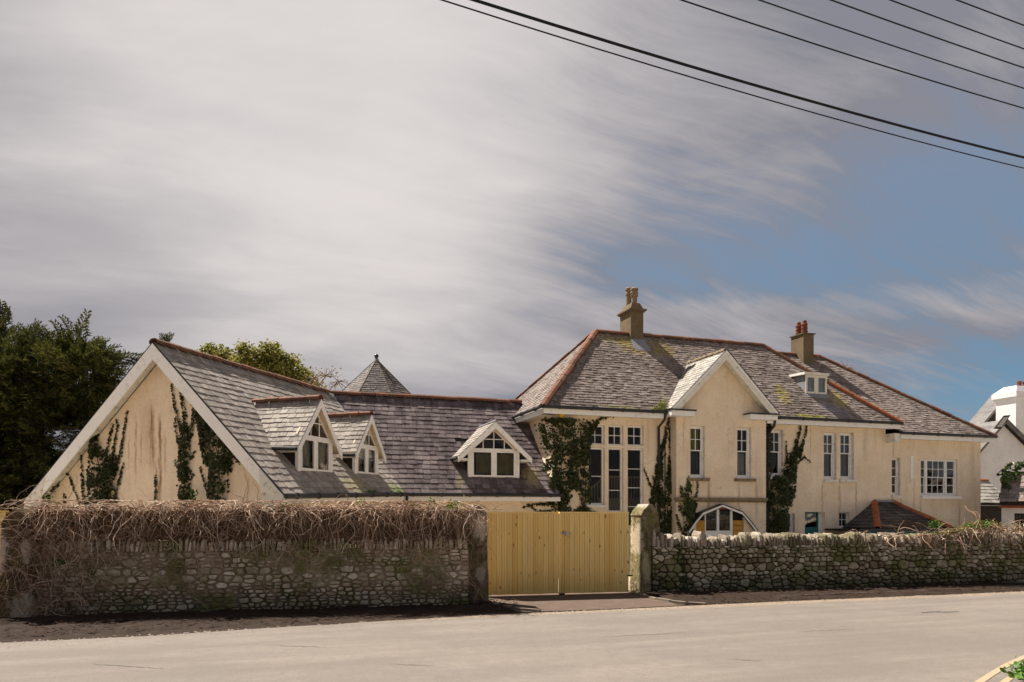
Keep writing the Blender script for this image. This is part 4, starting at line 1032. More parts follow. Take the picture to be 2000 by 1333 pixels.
# left return eave
MB().box(FM, -.45, -.42, -.42, 5.9, Z(ZE)-.22, Z(ZE)-.02).build('fascia', 'white_paint', house)
MB().box(FM, -.418, -.002, -.41, 5.5, Z(ZE)-.19, Z(ZE)-.17).build('soffit', 'white_paint_worn', house)
gutter(house, [FM.P(-.52, -.5, Z(ZE)-.02), FM.P(-.52, 5.9, Z(ZE)-.02)], .055, joints=5)
# gable foot returns with their black gutters
for l, r in ((gl-.02, FM.px(1357, 0, -.78)[0]), (FM.px(1466, 0, -.78)[0], gr)):
    MB().box(FM, l, r, -.78, BB-.003, Z(3.13), Z(3.29)).build('eaves_return', 'white_paint', house)
    MB().box(FM, l-.02, r+.04, -.84, BB-.004, Z(3.292), Z(3.335)).build('gutter', 'gutter_black', house)
# downpipes
def pipe(pts, r=.038): MB().tube(pts, r, 8).build('downpipe', 'gutter_black', house)
ap = FM.px(1287, 900, -.08)[0]; pipe([E(ap, -.5, ZE-.05), E(ap, -.45, ZE-.25), E(ap, -.07, ZE-.45), E(ap, -.07, -1.2), FM.P(ap, -.07, .1)], .042)
ap = FM.px(1500, 900, -.1)[0]; pipe([E(ap, -.5, ZE-.03), E(ap, -.42, ZE-.3), E(ap, -.09, ZE-.5), FM.P(ap, -.09, .1)], .05)
ap = FM.px(1299, 900, -.05)[0]; pipe([E(ap, -.05, ZE-.4), FM.P(ap, -.05, .2)], .018)
# string course over the arch
z1 = FM.px(1405, 972.5, BB-.08)[1]; z0 = FM.px(1405, 979.5, BB-.08)[1]
MB().box(FM, a_b0-.09, a_b1+.02, BB-.09, BB-.002, z0+.03, z1).box(FM, a_b0-.05, a_b1, BB-.05, BB-.003, z0-.03, z0+.028).build('string_course', 'stone_pot', house)
# arched hood over the garden door
hb = BB-.24
hp_ = [FM.px(u, v, hb) for u, v in ((1345, 1037), (1358, 1018), (1373, 1000.5), (1411, 985), (1450, 1000), (1466, 1018), (1479, 1036))]
hd = MB()
for i in range(6):
    (a0_, z0_), (a1_, z1_) = hp_[i], hp_[i+1]
    hd.hexa([FM.P(a0_, hb, z0_-.03), FM.P(a1_, hb, z1_-.03), FM.P(a1_, BB-.002, z1_-.03), FM.P(a0_, BB-.002, z0_-.03), FM.P(a0_, hb-.04, z0_+.01), FM.P(a1_, hb-.04, z1_+.01), FM.P(a1_, BB-.002, z1_+.01), FM.P(a0_, BB-.002, z0_+.01)])
hood = hd.build('porch_hood', 'gutter_black', house)
wf = MB()
for i in range(6):
    (a0_, z0_), (a1_, z1_) = hp_[i], hp_[i+1]
    wf.prism([FM.P(a0_, hb-.02, z0_-.02), FM.P(a1_, hb-.02, z1_-.02), FM.P(a1_*.985+.015*ga, hb-.02, z1_-.085), FM.P(a0_*.985+.015*ga, hb-.02, z0_-.085)], FM.e2*.03)
wf.build('hood_fascia', 'white_paint', hood)
mid_a, mid_z = hp_[3]
MB().prism([FM.P(mid_a-.16, hb+.03, mid_z-.17), FM.P(mid_a+.16, hb+.03, mid_z-.17), FM.P(mid_a+.03, hb+.03, mid_z-.045), FM.P(mid_a-.03, hb+.03, mid_z-.045)], FM.e2*.05).build('hood_bracket', 'red_timber', hood)
# infill: panes, mullions, boards
gb = BB-.10
def ipx(u, v): return FM.px(u, v, gb)
yl, yr = ipx(1359, 0)[0], ipx(1452, 0)[0]; zt_ = ipx(1400, 1000)[1]; zs = ipx(1400, 1037)[1]; zc = ipx(1400, 1017)[1]
inf = MB(); A1, A2, A3, A4, A5 = ipx(1378, 0)[0], ipx(1399.5, 0)[0], ipx(1404, 0)[0], ipx(1426, 0)[0], ipx(1430, 0)[0]
inf.box(FM, A1-.03, A1, gb-.02, gb+.05, .1, zt_+.05); inf.box(FM, A2, A3, gb-.02, gb+.05, zs, zt_+.08); inf.box(FM, A4, A5, gb-.02, gb+.05, .1, zt_+.05)
inf.box(FM, A1-.03, A5, gb-.025, gb+.051, zs-.045, zs)
gw_ = inf.build('garden_window', 'white_paint', house)
for l, r in ((A1, A2), (A3, A4)): MB().box(FM, l, r, gb+.01, gb+.015, zs, zt_+.04).build('pane', 'glass', gw_)
MB().box(FM, A1, A4, gb, gb+.03, .05, zs-.046).build('lower_panel', 'white_paint', gw_)
MB().box(FM, yl, A1-.031, gb-.01, gb+.02, .1, zc).build('plywood_board', 'plywood', gw_)
for j in range(5): MB().box(FM, A5+.001, yr, gb-.01, gb+.02, zc-.17*(j+1)+.012, zc-.17*j).build('timber_board', 'plywood', gw_)
MB().prism([FM.P(yl, gb+.075, .05), FM.P(yr+.05, gb+.075, .05), FM.P(yr+.05, gb+.075, zt_-.02), FM.P(mid_a, gb+.075, mid_z-.06), FM.P(yl, gb+.075, zt_-.05)], FM.e2*.02).build('back_board', 'dark_board', gw_)
ck = MB(); ck.prism([FM.P(yr+.0, gb-.02, 0), FM.P(hp_[6][0]-.03, gb-.02, 0), FM.P(hp_[6][0]-.03, gb-.02, hp_[6][1]-.02), FM.P(yr+.0, gb-.02, hp_[5][1]+.12)], FM.e2*.09)
ck.build('porch_cheek', 'cream_render', house)
ck = MB(); ck.prism([FM.P(hp_[0][0]+.03, gb-.02, 0), FM.P(yl-.0, gb-.02, 0), FM.P(yl-.0, gb-.02, hp_[1][1]-.03), FM.P(hp_[0][0]+.03, gb-.02, hp_[0][1]-.02)], FM.e2*.09)
ck.build('porch_cheek', 'cream_render', house)

# ---- small flat roofed dormer
a0_, a1_ = 9.96, 10.90; bz = .60; zb_ = ZE+kF*(bz+.45); ztp = 5.10
dm = MB(); rect_frame(dm, FM, bz-.02, bz+.05, a0_, a1_, Z(zb_)-.0, Z(ztp)-.10, .055); dm.box(FM, (a0_+a1_)/2-.06, (a0_+a1_)/2+.06, bz-.018, bz+.048, Z(zb_)+.05, Z(ztp)-.15)
sd_ = dm.build('dormer', 'white_paint_worn', house)
m_ = (a0_+a1_)/2
for l, r in ((a0_+.055, m_-.06), (m_+.06, a1_-.055)):
    s2 = MB(); rect_frame(s2, FM, bz-.025, bz+.01, l, r, Z(zb_)+.05, Z(ztp)-.155, .03); s2.build('sash', 'white_paint_worn', sd_)
    MB().box(FM, l+.03, r-.03, bz, bz+.005, Z(zb_)+.08, Z(ztp)-.185).build('pane', 'glass', sd_)
    MB().box(FM, l+.0, r-.0, bz+.06, bz+.07, Z(zb_)+.05, Z(ztp)-.15).build('blind', 'curtain_grey', sd_)
MB().hexa([FM.P(a0_-.10, bz-.09, Z(ztp)-.10), FM.P(a1_+.05, bz-.09, Z(ztp)-.10), FM.P(a1_+.05, 1.42, Z(ztp)-.06), FM.P(a0_-.10, 1.42, Z(ztp)-.06),
           FM.P(a0_-.10, bz-.09, Z(ztp)-.01), FM.P(a1_+.05, bz-.09, Z(ztp)-.01), FM.P(a1_+.05, 1.42, Z(ztp)+.02), FM.P(a0_-.10, 1.42, Z(ztp)+.02)]).build('flat_roof', 'white_paint_worn', sd_)
for a in (a0_, a1_-.03): MB().prism([FM.P(a, bz+.0, Z(zb_)), FM.P(a, 1.35, Z(ztp)-.09), FM.P(a, bz+.0, Z(ztp)-.11)], FM.e1*.03).build('cheek', 'lead', sd_)
MB().hexa([E(a0_-.03, bz-.20, zb_-.20+.035), E(a1_+.05, bz-.20, zb_-.20+.035), E(a1_+.05, bz-.02, zb_-.01), E(a0_-.03, bz-.02, zb_-.01), E(a0_-.03, bz-.20, zb_-.20+.05), E(a1_+.05, bz-.20, zb_-.20+.05), E(a1_+.05, bz-.03, zb_+.01), E(a0_-.03, bz-.03, zb_+.01)]).build('lead_apron', 'lead', sd_)

# ---- chimneys
def chimney(a0, a1, b0, b1, zbase, zstack, ztop, pots, corn=True):
    m_ = MB().box(FM, a0, a1, b0, b1, Z(zbase), Z(zstack)).build('chimney', 'chimney_render', house)
    if corn:
        c = MB(); c.box(FM, a0-.05, a1+.05, b0-.05, b1+.05, Z(zstack)-.10, Z(zstack)-.05).box(FM, a0-.10, a1+.10, b0-.10, b1+.10, Z(zstack)-.049, Z(zstack)); c.build('cornice', 'chimney_render', m_)
        t_ = MB(); p = .0; q = .09
        t_.hexa([FM.P(a0-.01, b0-.01, Z(zstack)+.001), FM.P(a1+.01, b0-.01, Z(zstack)+.001), FM.P(a1+.01, b1+.01, Z(zstack)+.001), FM.P(a0-.01, b1+.01, Z(zstack)+.001),
                 FM.P(a0+q, b0+q, Z(ztop)), FM.P(a1-q, b0+q, Z(ztop)), FM.P(a1-q, b1-q, Z(ztop)), FM.P(a0+q, b1-q, Z(ztop))]); t_.build('chimney_cap', 'chimney_render', m_)
    else:
        MB().box(FM, a0-.05, a1+.05, b0-.05, b1+.05, Z(zstack)+.001, Z(zstack)+.045).build('chimney_cap', 'chimney_render', m_)
    MB().box(FM, a0-.03, a1+.03, b0-.14, b0-.001, Z(zbase)+.0, Z(zbase+.3)+.1).build('lead_flashing', 'lead', m_) if False else None
    for (a, b, prof, mt) in pots:
        p = FM.P(a, b, Z(ztop)-.03); MB().lathe(p, prof, 14).build('chimney_pot', mt, m_)
ring = [(.10, 0), (.10, .28), (.135, .29), (.145, .34), (.12, .36), (.12, .39), (.145, .41), (.145, .46), (.12, .48), (.12, .51), (.145, .53), (.14, .58), (.06, .63)]
ring2 = [(.085, 0), (.10, .05), (.10, .42), (.12, .44), (.12, .50), (.10, .52), (.10, .58), (.13, .62), (.12, .68), (.06, .72)]
chimney(4.0, 4.50, 2.50, 3.35, 5.3, 7.36, 7.60, [(4.27, 2.75, ring, 'stone_pot'), (4.22, 3.10, ring2, 'stone_pot')])
ringo = [(.115, 0), (.115, .1), (.13, .11), (.13, .15), (.115, .16), (.115, .24), (.13, .25), (.13, .29), (.115, .30), (.115, .38), (.13, .39), (.13, .43), (.10, .45), (.085, .56), (.07, .58)]
c2a = 12.05
chimney(c2a, c2a+.50, 3.25, 4.0, 5.5, 7.22, 7.26, [(c2a+.22, 3.46, ringo, 'orange_pot'), (c2a+.2, 3.78, ringo, 'orange_pot')], corn=False)
MB().hexa([E(4.0-.05, 2.02, 5.76), E(4.52, 2.02, 5.76), E(4.52, 2.53, 6.28), E(3.97, 2.53, 6.28), E(3.95, 2.02, 5.79), E(4.55, 2.02, 5.79), E(4.55, 2.53, 6.31), E(3.95, 2.53, 6.31)]).build('lead_flashing', 'lead', house)

# ---- hipped slate porch roof at the right
z_top, z_e = .46, -.48
q = [(12.5, 0, z_top), (13.28, 0, z_top), (11.08, -1.6, z_e), (14.26, -1.6, z_e), (11.08, 0, z_e), (14.26, 0, z_e)]
pd = MB(); pd.poly([E(*q[2]), E(*q[3]), E(*q[1]), E(*q[0])]); pd.poly([E(*q[4]), E(*q[2]), E(*q[0])]); pd.poly([E(*q[3]), E(*q[5]), E(*q[1])]); pd.poly([E(q[2][0], -1.6, z_e-.02), E(q[4][0], 0, z_e-.02), E(q[5][0], 0, z_e-.02), E(q[3][0], -1.6, z_e-.02)])
porch = pd.build('porch_roof', 'dark_board', house)
kp = (z_top-z_e)/1.6
SL_M.surf(porch, lambda a, t: E(a, -1.6+t, z_e+kp*t), 1.6, lambda t: (11.08+1.42*t/1.6, 14.26-.98*t/1.6), .17, .26, 'slate_dark_porch', seed=41)
SL_M.surf(porch, lambda s, t: E(11.08+t, -s, z_e+(z_top-z_e)/1.42*t), 1.42, lambda t: (0, 1.6-1.6*t/1.42), .17, .26, 'slate_dark_porch', seed=42)
SL_M.surf(porch, lambda s, t: E(14.26-t, -1.6+s, z_e+(z_top-z_e)/.98*t), .98, lambda t: (1.6*t/.98, 1.6), .17, .26, 'slate_dark_porch', seed=43, visible=False)
ridge_tiles(E(11.05, -1.65, z_e+.03), E(12.5, 0, z_top+.03), 6, porch, 'terracotta_hip_bright', r=.10, name='hip_tile', seed=14); ridge_tiles(E(14.3, -1.65, z_e+.03), E(13.28, 0, z_top+.03), 6, porch, 'terracotta_hip_bright', r=.10, name='hip_tile', seed=15)
MB().box(FM, 12.45, 13.33, -.14, -.003, Z(z_top)-.02, Z(z_top)+.05).build('lead_flashing', 'lead', porch)
MB().box(FM, 10.3, 14.3, -1.66, -1.61, Z(z_e)-.10, Z(z_e)-.0).build('gutter', 'gutter_black', porch)
MB().box(FM, 10.3, 11.07, -1.6, -.01, Z(z_e)-.08, Z(z_e)-.02).build('lean_to_roof', 'dark_board', porch)
for i in range(10): a = 10.35+i*.39; MB().box(FM, a, a+.37, -1.58, -1.54, .02, Z(z_e)-.11).build('teal_board', 'teal_paint', porch)
SL_M.build()
# ================================================================= BOUNDARY WALLS
def clip_poly(poly, nx, ny, d):     # keep nx*x+ny*y <= d
    out = []
    for i in range(len(poly)):
        p, q = poly[i], poly[(i+1) % len(poly)]; sp = nx*p[0]+ny*p[1]-d; sq = nx*q[0]+ny*q[1]-d
        if sp <= 0: out.append(p)
        if (sp < 0 < sq) or (sq < 0 < sp): k = sp/(sp-sq); out.append((p[0]+(q[0]-p[0])*k, p[1]+(q[1]-p[1])*k))
    return out
def rubble(L, z0, z1, cw, ch, seed):
    """irregular coursed rubble: list of polygons in (a, z)"""
    R = random.Random(seed); asp = cw/ch*.92; seeds = []
    z = z0
    while z < z1-.02:
        h = ch*R.choice([.5, .7, 1.0, 1.3, 1.9])
        if z+h > z1-.03: h = z1-z
        a = -R.random()*cw
        while a < L:
            w = cw*R.choice([.35, .5, .7, .9, 1.1, 1.4, 1.8])*(1.3 if R.random() < .1 else 1)
            if h > ch*1.05 and R.random() < .5:
                for q in (.25, .75): seeds.append((a+w/2+R.uniform(-.1, .1)*cw, (z+h*q+R.uniform(-.1, .1)*ch)*asp, (w*h*asp)*.03*R.uniform(.0, 1)))
            elif w > cw*1.1 and R.random() < .4:
                for q in (.22, .75): seeds.append((a+w*q, (z+h/2+R.uniform(-.2, .2)*ch)*asp, (w*h*asp)*.04*R.uniform(.0, 1)))
            else: seeds.append((a+w/2+R.uniform(-.12, .12)*cw, (z+h/2+R.uniform(-.2, .2)*ch)*asp, (w*h*asp)*.13*R.uniform(.3, 1.8)))
            a += w
        z += h
    out = []; cell = cw*2.2; grid = {}
    for i, s_ in enumerate(seeds): grid.setdefault((int(s_[0]//cell), int(s_[1]//cell)), []).append(i)
    for i, (x, y, w) in enumerate(seeds):
        if x < -.05 or x > L+.05: continue
        poly = [(max(0, x-cell), z0*asp), (min(L, x+cell), z0*asp), (min(L, x+cell), z1*asp), (max(0, x-cell), z1*asp)]
        gx, gy = int(x//cell), int(y//cell)
        for dx in (-1, 0, 1):
            for dy in (-1, 0, 1):
                for j in grid.get((gx+dx, gy+dy), ()):
                    if j == i: continue
                    x2, y2, w2 = seeds[j]; nx, ny = x2-x, y2-y
                    d = (x2*x2+y2*y2-x*x-y*y+w-w2)/2
                    poly = clip_poly(poly, nx, ny, d)
                    if len(poly) < 3: break
                if len(poly) < 3: break
            if len(poly) < 3: break
        if len(poly) >= 3: out.append([(p[0], p[1]/asp) for p in poly])
    return out
def stone_mesh(F, poly, b, seed, joint=.011, depth=.05):
    R = random.Random(seed)
    cx = sum(p[0] for p in poly)/len(poly); cz = sum(p[1] for p in poly)/len(poly)
    # corner cutting twice gives a rounded stone outline
    q = []
    for i in range(len(poly)):
        p, n = poly[i], poly[(i+1) % len(poly)]
        if math.dist(p, n) < .012: continue
        for k in (.11, .89): q.append((p[0]+(n[0]-p[0])*k, p[1]+(n[1]-p[1])*k))
    if len(q) < 4: return None
    r = sum(math.dist((cx, cz), p) for p in q)/len(q)
    if r < .018: return None
    s = max(.55, 1-joint/r*R.uniform(.7, 1.7))
    q = [(cx+(p[0]-cx)*s*R.uniform(.93, 1.04), cz+(p[1]-cz)*s*R.uniform(.93, 1.04)) for p in q]
    mb = MB(); n = len(q); dp = depth*R.uniform(.5, 1.25); tx, tz = R.uniform(-.12, .12), R.uniform(-.12, .12)
    for p in q: mb.v.append(tuple(F.P(p[0], b+.01, p[1])))
    for p in q: mb.v.append(tuple(F.P(cx+(p[0]-cx)*.96, b-dp*.6, cz+(p[1]-cz)*.96)))
    for p in q:
        x, z = cx+(p[0]-cx)*.72, cz+(p[1]-cz)*.72; mb.v.append(tuple(F.P(x, b-dp*R.uniform(.88, 1.08)+(x-cx)*tx+(z-cz)*tz, z)))
    mb.v.append(tuple(F.P(cx, b-dp*1.05, cz))); c = 3*n
    for i in range(n):
        j = (i+1) % n
        mb.f.append((i, j, n+j, n+i)); mb.f.append((n+i, n+j, 2*n+j, 2*n+i)); mb.f.append((2*n+i, 2*n+j, c))
    return mb
def build_stones(parent, items, mat, limit, name='stone', rest='small_stones'):
    """items: (mesh, size); the largest become parts of their own"""
    items = [i for i in items if i[0] is not None]; items.sort(key=lambda i: -i[1]); rb = MB()
    for k, (m, s_) in enumerate(items):
        if k < limit: m.build(name, mat, parent)
        else: rb.add(m)
    if rb.v: rb.build(rest, mat, parent, kind='stuff')
def area(p): return abs(sum(p[i][0]*p[(i+1) % len(p)][1]-p[(i+1) % len(p)][0]*p[i][1] for i in range(len(p))))/2
def rock_slab(F, a0, a1, b0, b1, z0, z1, seed, rough=.02, n=2):
    """rough upright coping stone: rounded uneven box"""
    R = random.Random(seed); mb = MB(); ring = []
    lv = [(0, .96), (.5, 1.0), (.84, .93), (1.0, .60)]
    am, bm = (a0+a1)/2, (b0+b1)/2; ha, hb_ = (a1-a0)/2, (b1-b0)/2
    pts = [(-1, -.8), (-.75, -1), (.75, -1), (1, -.8), (1, .8), (.75, 1), (-.75, 1), (-1, .8)]
    ta = R.uniform(-.028, .028); 
    for (f, s) in lv:
        z = z0+(z1-z0)*f; base = len(mb.v)
        for (x, y) in pts: mb.v.append(tuple(F.P(am+x*ha*s*R.uniform(.9, 1.06)+ta*f, bm+y*hb_*(s if f < 1 else .8)*R.uniform(.95, 1.03), z+R.uniform(-1, 1)*rough*f+(R.uniform(-1,1)*.03 if f == 1 else 0))))
        ring.append(base)
    k = len(pts)
    for i in range(len(ring)-1):
        for j in range(k): a = ring[i]+j; b = ring[i]+(j+1) % k; mb.f.append((a, b, b+k, a+k))
    t = ring[-1]; mb.v.append(tuple(F.P(am+ta, bm, z1+rough*.8))); c = len(mb.v)-1
    for j in range(k): mb.f.append((t+j, t+(j+1) % k, c))
    return mb

# ---- right wall
FR = Frame(3.08, 16.88, (9.6, 2.35))
wall_r = thing('stone_wall', 'mossy rubble stone wall with upright coping stones right of the gate', 'stone wall', tuple(FR.P(0, .2, 0))); wall_r['kind'] = 'thing'
LR = 17.0
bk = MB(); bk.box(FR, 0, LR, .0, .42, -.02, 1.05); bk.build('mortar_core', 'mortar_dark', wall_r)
items = []
for i, p in enumerate(rubble(LR, .0, 1.04, .19, .115, 51)):
    cx = sum(q[0] for q in p)/len(p); sz = area(p)*(1 if cx < 10 else .2)/(16.6+cx*.27)**2
    items.append((stone_mesh(FR, p, 0, 1000+i, joint=.010, depth=.06), sz))
build_stones(wall_r, items, 'rubble_stone', 298)
R = random.Random(5); a = 0.02; items = []; k = 0
while a < LR:
    w = R.uniform(.035, .11)*(2.0 if R.random() < .14 else 1); top = 1.27+R.uniform(-.08, .055)+(.09*max(0, 1-a/.35))-.006*a*.5
    items.append((rock_slab(FR, a+.006, a+w-.007, -.030+R.uniform(-.035, .03), .42, 1.035, top+(.03 if w > .12 else 0), 3000+k, .02), -abs(a-4) if a < 10 else -99)); a += w; k += 1
build_stones(wall_r, items, 'coping_stone', 290, 'coping', 'coping_rest')

# ---- left wall
FL = Frame(-8.05, 12.88, (7.1, 1.5))     # from the left pillar to the gate pillar
LLn = FL.px(913, 0, .2)[0]
wall_l = thing('stone_wall', 'tall rubble stone wall with rendered upper band under bare creeper left of the gate', 'stone wall', tuple(FL.P(0, .2, 0))); wall_l['kind'] = 'thing'
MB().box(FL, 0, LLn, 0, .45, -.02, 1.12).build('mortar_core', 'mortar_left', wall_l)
items = []
for i, p in enumerate(rubble(LLn, .0, 1.10, .165, .080, 61)):
    cx = sum(q[0] for q in p)/len(p)
    items.append((stone_mesh(FL, p, 0, 5000+i, joint=.018, depth=.028), area(p)))
build_stones(wall_l, items, 'rubble_stone_left', 298)
R = random.Random(8); a = 0; items = []; k = 0
while a < LLn-.05:
    w = R.uniform(.05, .10); items.append((rock_slab(FL, a+.004, a+w-.004, -.03+R.uniform(-.03, .02), .40, 1.11, 1.30+R.uniform(-.05, .02), 7000+k, .012), 0)); a += w; k += 1
build_stones(wall_l, items, 'rubble_stone_left', 290, 'old_coping', 'old_coping_rest')
MB().box(FL, 0, LLn, .03, .44, 1.2, 1.68).build('rendered_band', 'old_render', wall_l)
MB().box(FL, 0, LLn-.02, -.01, .47, 1.682, 1.82).build('top_course', 'old_render', wall_l)

# ---- pillars
mk_pillar('pillar_right', [((2.75, 16.9, 1.2), (.16, .6, .42), (.46, .40, .30)), ((2.95, 16.8, .6), (.12, .6, .35), (.40, .37, .22)), ((2.72, 17, 2.0), (.5, .6, .13), (.42, .36, .30))])
mk_pillar('pillar_left', [((-.62, 14.9, 1.50), (.16, .4, .30), (.52, .44, .36)), ((-.80, 14.9, 1.97), (.3, .5, .12), (.50, .42, .34)), ((-.6, 14.8, .6), (.1, .4, .2), (.36, .31, .25))], base=((.24, .17, .11), (.14, .10, .065)), moss=.25)
mk_pillar('pillar_far', [((-8.42, 12.7, 1.15), (.14, .5, .42), (.66, .56, .48)), ((-8.02, 12.8, 1.12), (.10, .5, .20), (.62, .52, .44)), ((-8.05, 12.7, .20), (.26, .5, .30), (.46, .40, .31))], base=((.17, .115, .07), (.11, .075, .045)), moss=.3)
def pillar(F, a0, a1, b0, b1, zside, zapex, mat, label, taper=.03, seed=1):
    root = thing('gate_pillar', label, 'pillar', tuple(F.P((a0+a1)/2, (b0+b1)/2, 0)), 'rendered gate pillars'); root['kind'] = 'thing'
    am = (a0+a1)/2
    # subdivided, slightly uneven body
    R = random.Random(seed); V = []; Fc = []; rows = 12
    def ring(z, k):
        pts = []; n = 4
        c = [(a0-taper*(1-k), b0-taper*(1-k)), (a1+taper*(1-k), b0-taper*(1-k)), (a1+taper*(1-k), b1+taper*(1-k)), (a0-taper*(1-k), b1+taper*(1-k))]
        for i in range(4):
            p, q = c[i], c[(i+1) % 4]
            for j in range(n): f = j/n; pts.append((p[0]+(q[0]-p[0])*f, p[1]+(q[1]-p[1])*f))
        m = len(pts); ca, cb = (a0+a1)/2, (b0+b1)/2
        out = []
        for (x, y) in pts:
            s = .985 if (x in (a0, a1) or y in (b0, b1)) else 1
            w = F.P(x, y, z); o = mnoise.noise(w*3.1)*.022+mnoise.noise(w*9)*.008
            d = Vector((x-ca, y-cb)); d.normalize(); out.append(F.P(x+d.x*o, y+d.y*o, z))
        return out
    for r in range(rows+1): V += ring(zside*r/rows-.02, r/rows)
    m = 16
    for r in range(rows):
        for j in range(m): Fc.append((r*m+j, r*m+(j+1) % m, (r+1)*m+(j+1) % m, (r+1)*m+j))
    np_mesh('shaft', V, Fc, mat, root)
    e = .012
    mb = MB(); zc = zside-.03
    p = [F.P(a0-e, b0-e, zc), F.P(a1+e, b0-e, zc), F.P(a1-.05, b0-e-.0, zc+(zapex-zc)*.45), F.P(am+.035, b0-e, zapex), F.P(am-.035, b0-e, zapex), F.P(a0+.05, b0-e, zc+(zapex-zc)*.45)]
    mb.prism(p, F.e2*(b1-b0+2*e)); mb.build('cap', mat, root)
    return root
FP = Frame(2.57, 17.1, (.949, .316))
a0, a1 = FP.px(1253, 0, -.3)[0], FP.px(1287, 0, -.3)[0]
pillar(FP, a0, a1, -.3, .20, 1.76, 1.98, 'pillar_right', 'mossy rendered pillar with pitched cap at the right side of the timber gate')
FQ = Frame(-1.0, 14.75, (.98, .19))
a0, a1 = FQ.px(908, 0, 0)[0], FQ.px(951, 0, 0)[0]
pillar(FQ, a0, a1, 0, .5, 1.78, 1.93, 'pillar_left', 'brown stained pillar with white patches ending the creeper covered wall, left of the gate', seed=2)
FZ = Frame(-8.5, 12.62, (.98, .2))
a0, a1 = FZ.px(3, 0, 0)[0], FZ.px(63, 0, 0)[0]
pillar(FZ, a0, a1, -.02, .5, 1.60, 1.84, 'pillar_far', 'round shouldered brown pillar at the far left end of the wall', seed=3)

# ================================================================= GATE
g0, g1 = Vector((-.775, 16.15, 0)), Vector((2.57, 16.95, 0))
FG = Frame(g0.x, g0.y, ((g1-g0).x, (g1-g0).y)); GL = (g1-g0).length; gm = FG.px(1091, 0, 0)[0]
def gate_leaf(l, r, label, hinge_left):
    root = thing('gate', label, 'gate', tuple(FG.P((l+r)/2, 0, 0)), 'timber gate leaves across the drive')
    n = round((r-l)/.112); R = random.Random(int(l*10)+3)
    for i in range(n):
        a = l+(r-l)*i/n; b = l+(r-l)*(i+1)/n
        mb = MB()
        j = R.uniform(0, .004); zb = .045+R.uniform(-.004, .004)
        # board with a shallow bead groove down its middle
        am = (a+b)/2; bz = -.020-j
        mb.box(FG, a+.0045, am-.0035, bz, -.005, zb, 1.765).box(FG, am+.0035, b-.0045, bz+.001, -.005, zb, 1.765).box(FG, am-.0036, am+.0036, bz+.010, -.006, zb+.002, 1.764).box(FG, a+.0003, b-.0003, -.0055, .002, zb+.001, 1.7645)
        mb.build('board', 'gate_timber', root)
    MB().box(FG, l, r, -.03, .045, 1.767, 1.805).build('top_rail', 'gate_timber', root)
    for z in (.22, .85, 1.5): MB().box(FG, l+.02, r-.02, .004, .05, z, z+.12).build('ledge', 'gate_timber', root)
    return root
gl_ = gate_leaf(0.0, gm-.010, 'left leaf of the new yellow timber double gate, next to the brown pillar', True)
gr_ = gate_leaf(gm+.012, GL, 'right leaf of the new yellow timber double gate, carrying the metal latch', False)
MB().box(FG, gm-.012, gm+.05, -.055, -.026, .02, 1.76).build('cover_strip', 'gate_timber', gr_)
lt = MB(); lt.box(FG, gm+.02, gm+.20, -.052, -.027, 1.325, 1.355).box(FG, gm+.14, gm+.20, -.07, -.027, 1.305, 1.375).tube([FG.P(gm+.02, -.06, 1.345), FG.P(gm+.27, -.06, 1.345)], .010, 6)
lt.build('latch', 'galvanised', gr_)
dr = MB(); dr.box(FG, gm+.03, gm+.055, -.05, -.03, .02, .5).box(FG, gm-.0, gm+.12, -.07, -.02, .018, .05); dr.build('drop_bolt', 'dark_iron', gr_)
MB().tube([FG.P(GL-.04, -.02, .4), FG.P(GL+.03, .0, .4), FG.P(GL+.10, .0, .4)], .015, 6).build('hinge', 'dark_iron', gr_)
# a corner of another timber gate at the very left
FX = Frame(-9.42, 13.25, (.98, .18))
gx = thing('gate', 'corner of another yellow timber gate at the far left edge beyond the pillar', 'gate', tuple(FX.P(0, 0, 0)))
for i in range(9):
    a = -.42+i*.115; MB().box(FX, a+.003, a+.112, 0, .022, .05, 1.78).build('board', 'gate_timber', gx)
MB().box(FX, -.42, .65, -.01, .05, 1.783, 1.82).build('top_rail', 'gate_timber', gx)
# ================================================================= VEGETATION
def strands_mesh(name, strands, mat, parent=None, sides=3, kind=None):
    """strands: list of (pts (n,3), r0, r1)"""
    VV = []; FF = []; off = 0
    for pts, r0, r1 in strands:
        pts = np.asarray(pts, float); n = len(pts); t = np.gradient(pts, axis=0); t /= np.linalg.norm(t, axis=1, keepdims=True)+1e-9
        ref = np.array([.31, .2, .93]) if abs(t[:, 2]).mean() < .8 else np.array([1., .1, 0])
        x = np.cross(t, ref); x /= np.linalg.norm(x, axis=1, keepdims=True)+1e-9; y = np.cross(t, x)
        r = np.linspace(r0, r1, n)[:, None]
        for j in range(sides):
            a = 2*math.pi*j/sides; VV.append(pts+(x*math.cos(a)+y*math.sin(a))*r)
        i = np.arange(n-1)
        for j in range(sides):
            k = (j+1) % sides; FF.append(np.stack([off+j*n+i, off+k*n+i, off+k*n+i+1, off+j*n+i+1], 1))
        off += n*sides
    return np_mesh(name, np.concatenate(VV), np.concatenate(FF), mat, parent, kind)
def wander(p, d, L, n, turn, grav, R, keep=None):
    p = Vector(p); d = Vector(d).normalized(); out = [tuple(p)]; st = L/n
    for i in range(n):
        d = d+Vector((R.gauss(0, turn), R.gauss(0, turn*.5), R.gauss(0, turn)))+Vector((0, 0, grav)); d.normalize(); p = p+d*st
        if keep: p = keep(p)
        out.append(tuple(p))
    return out

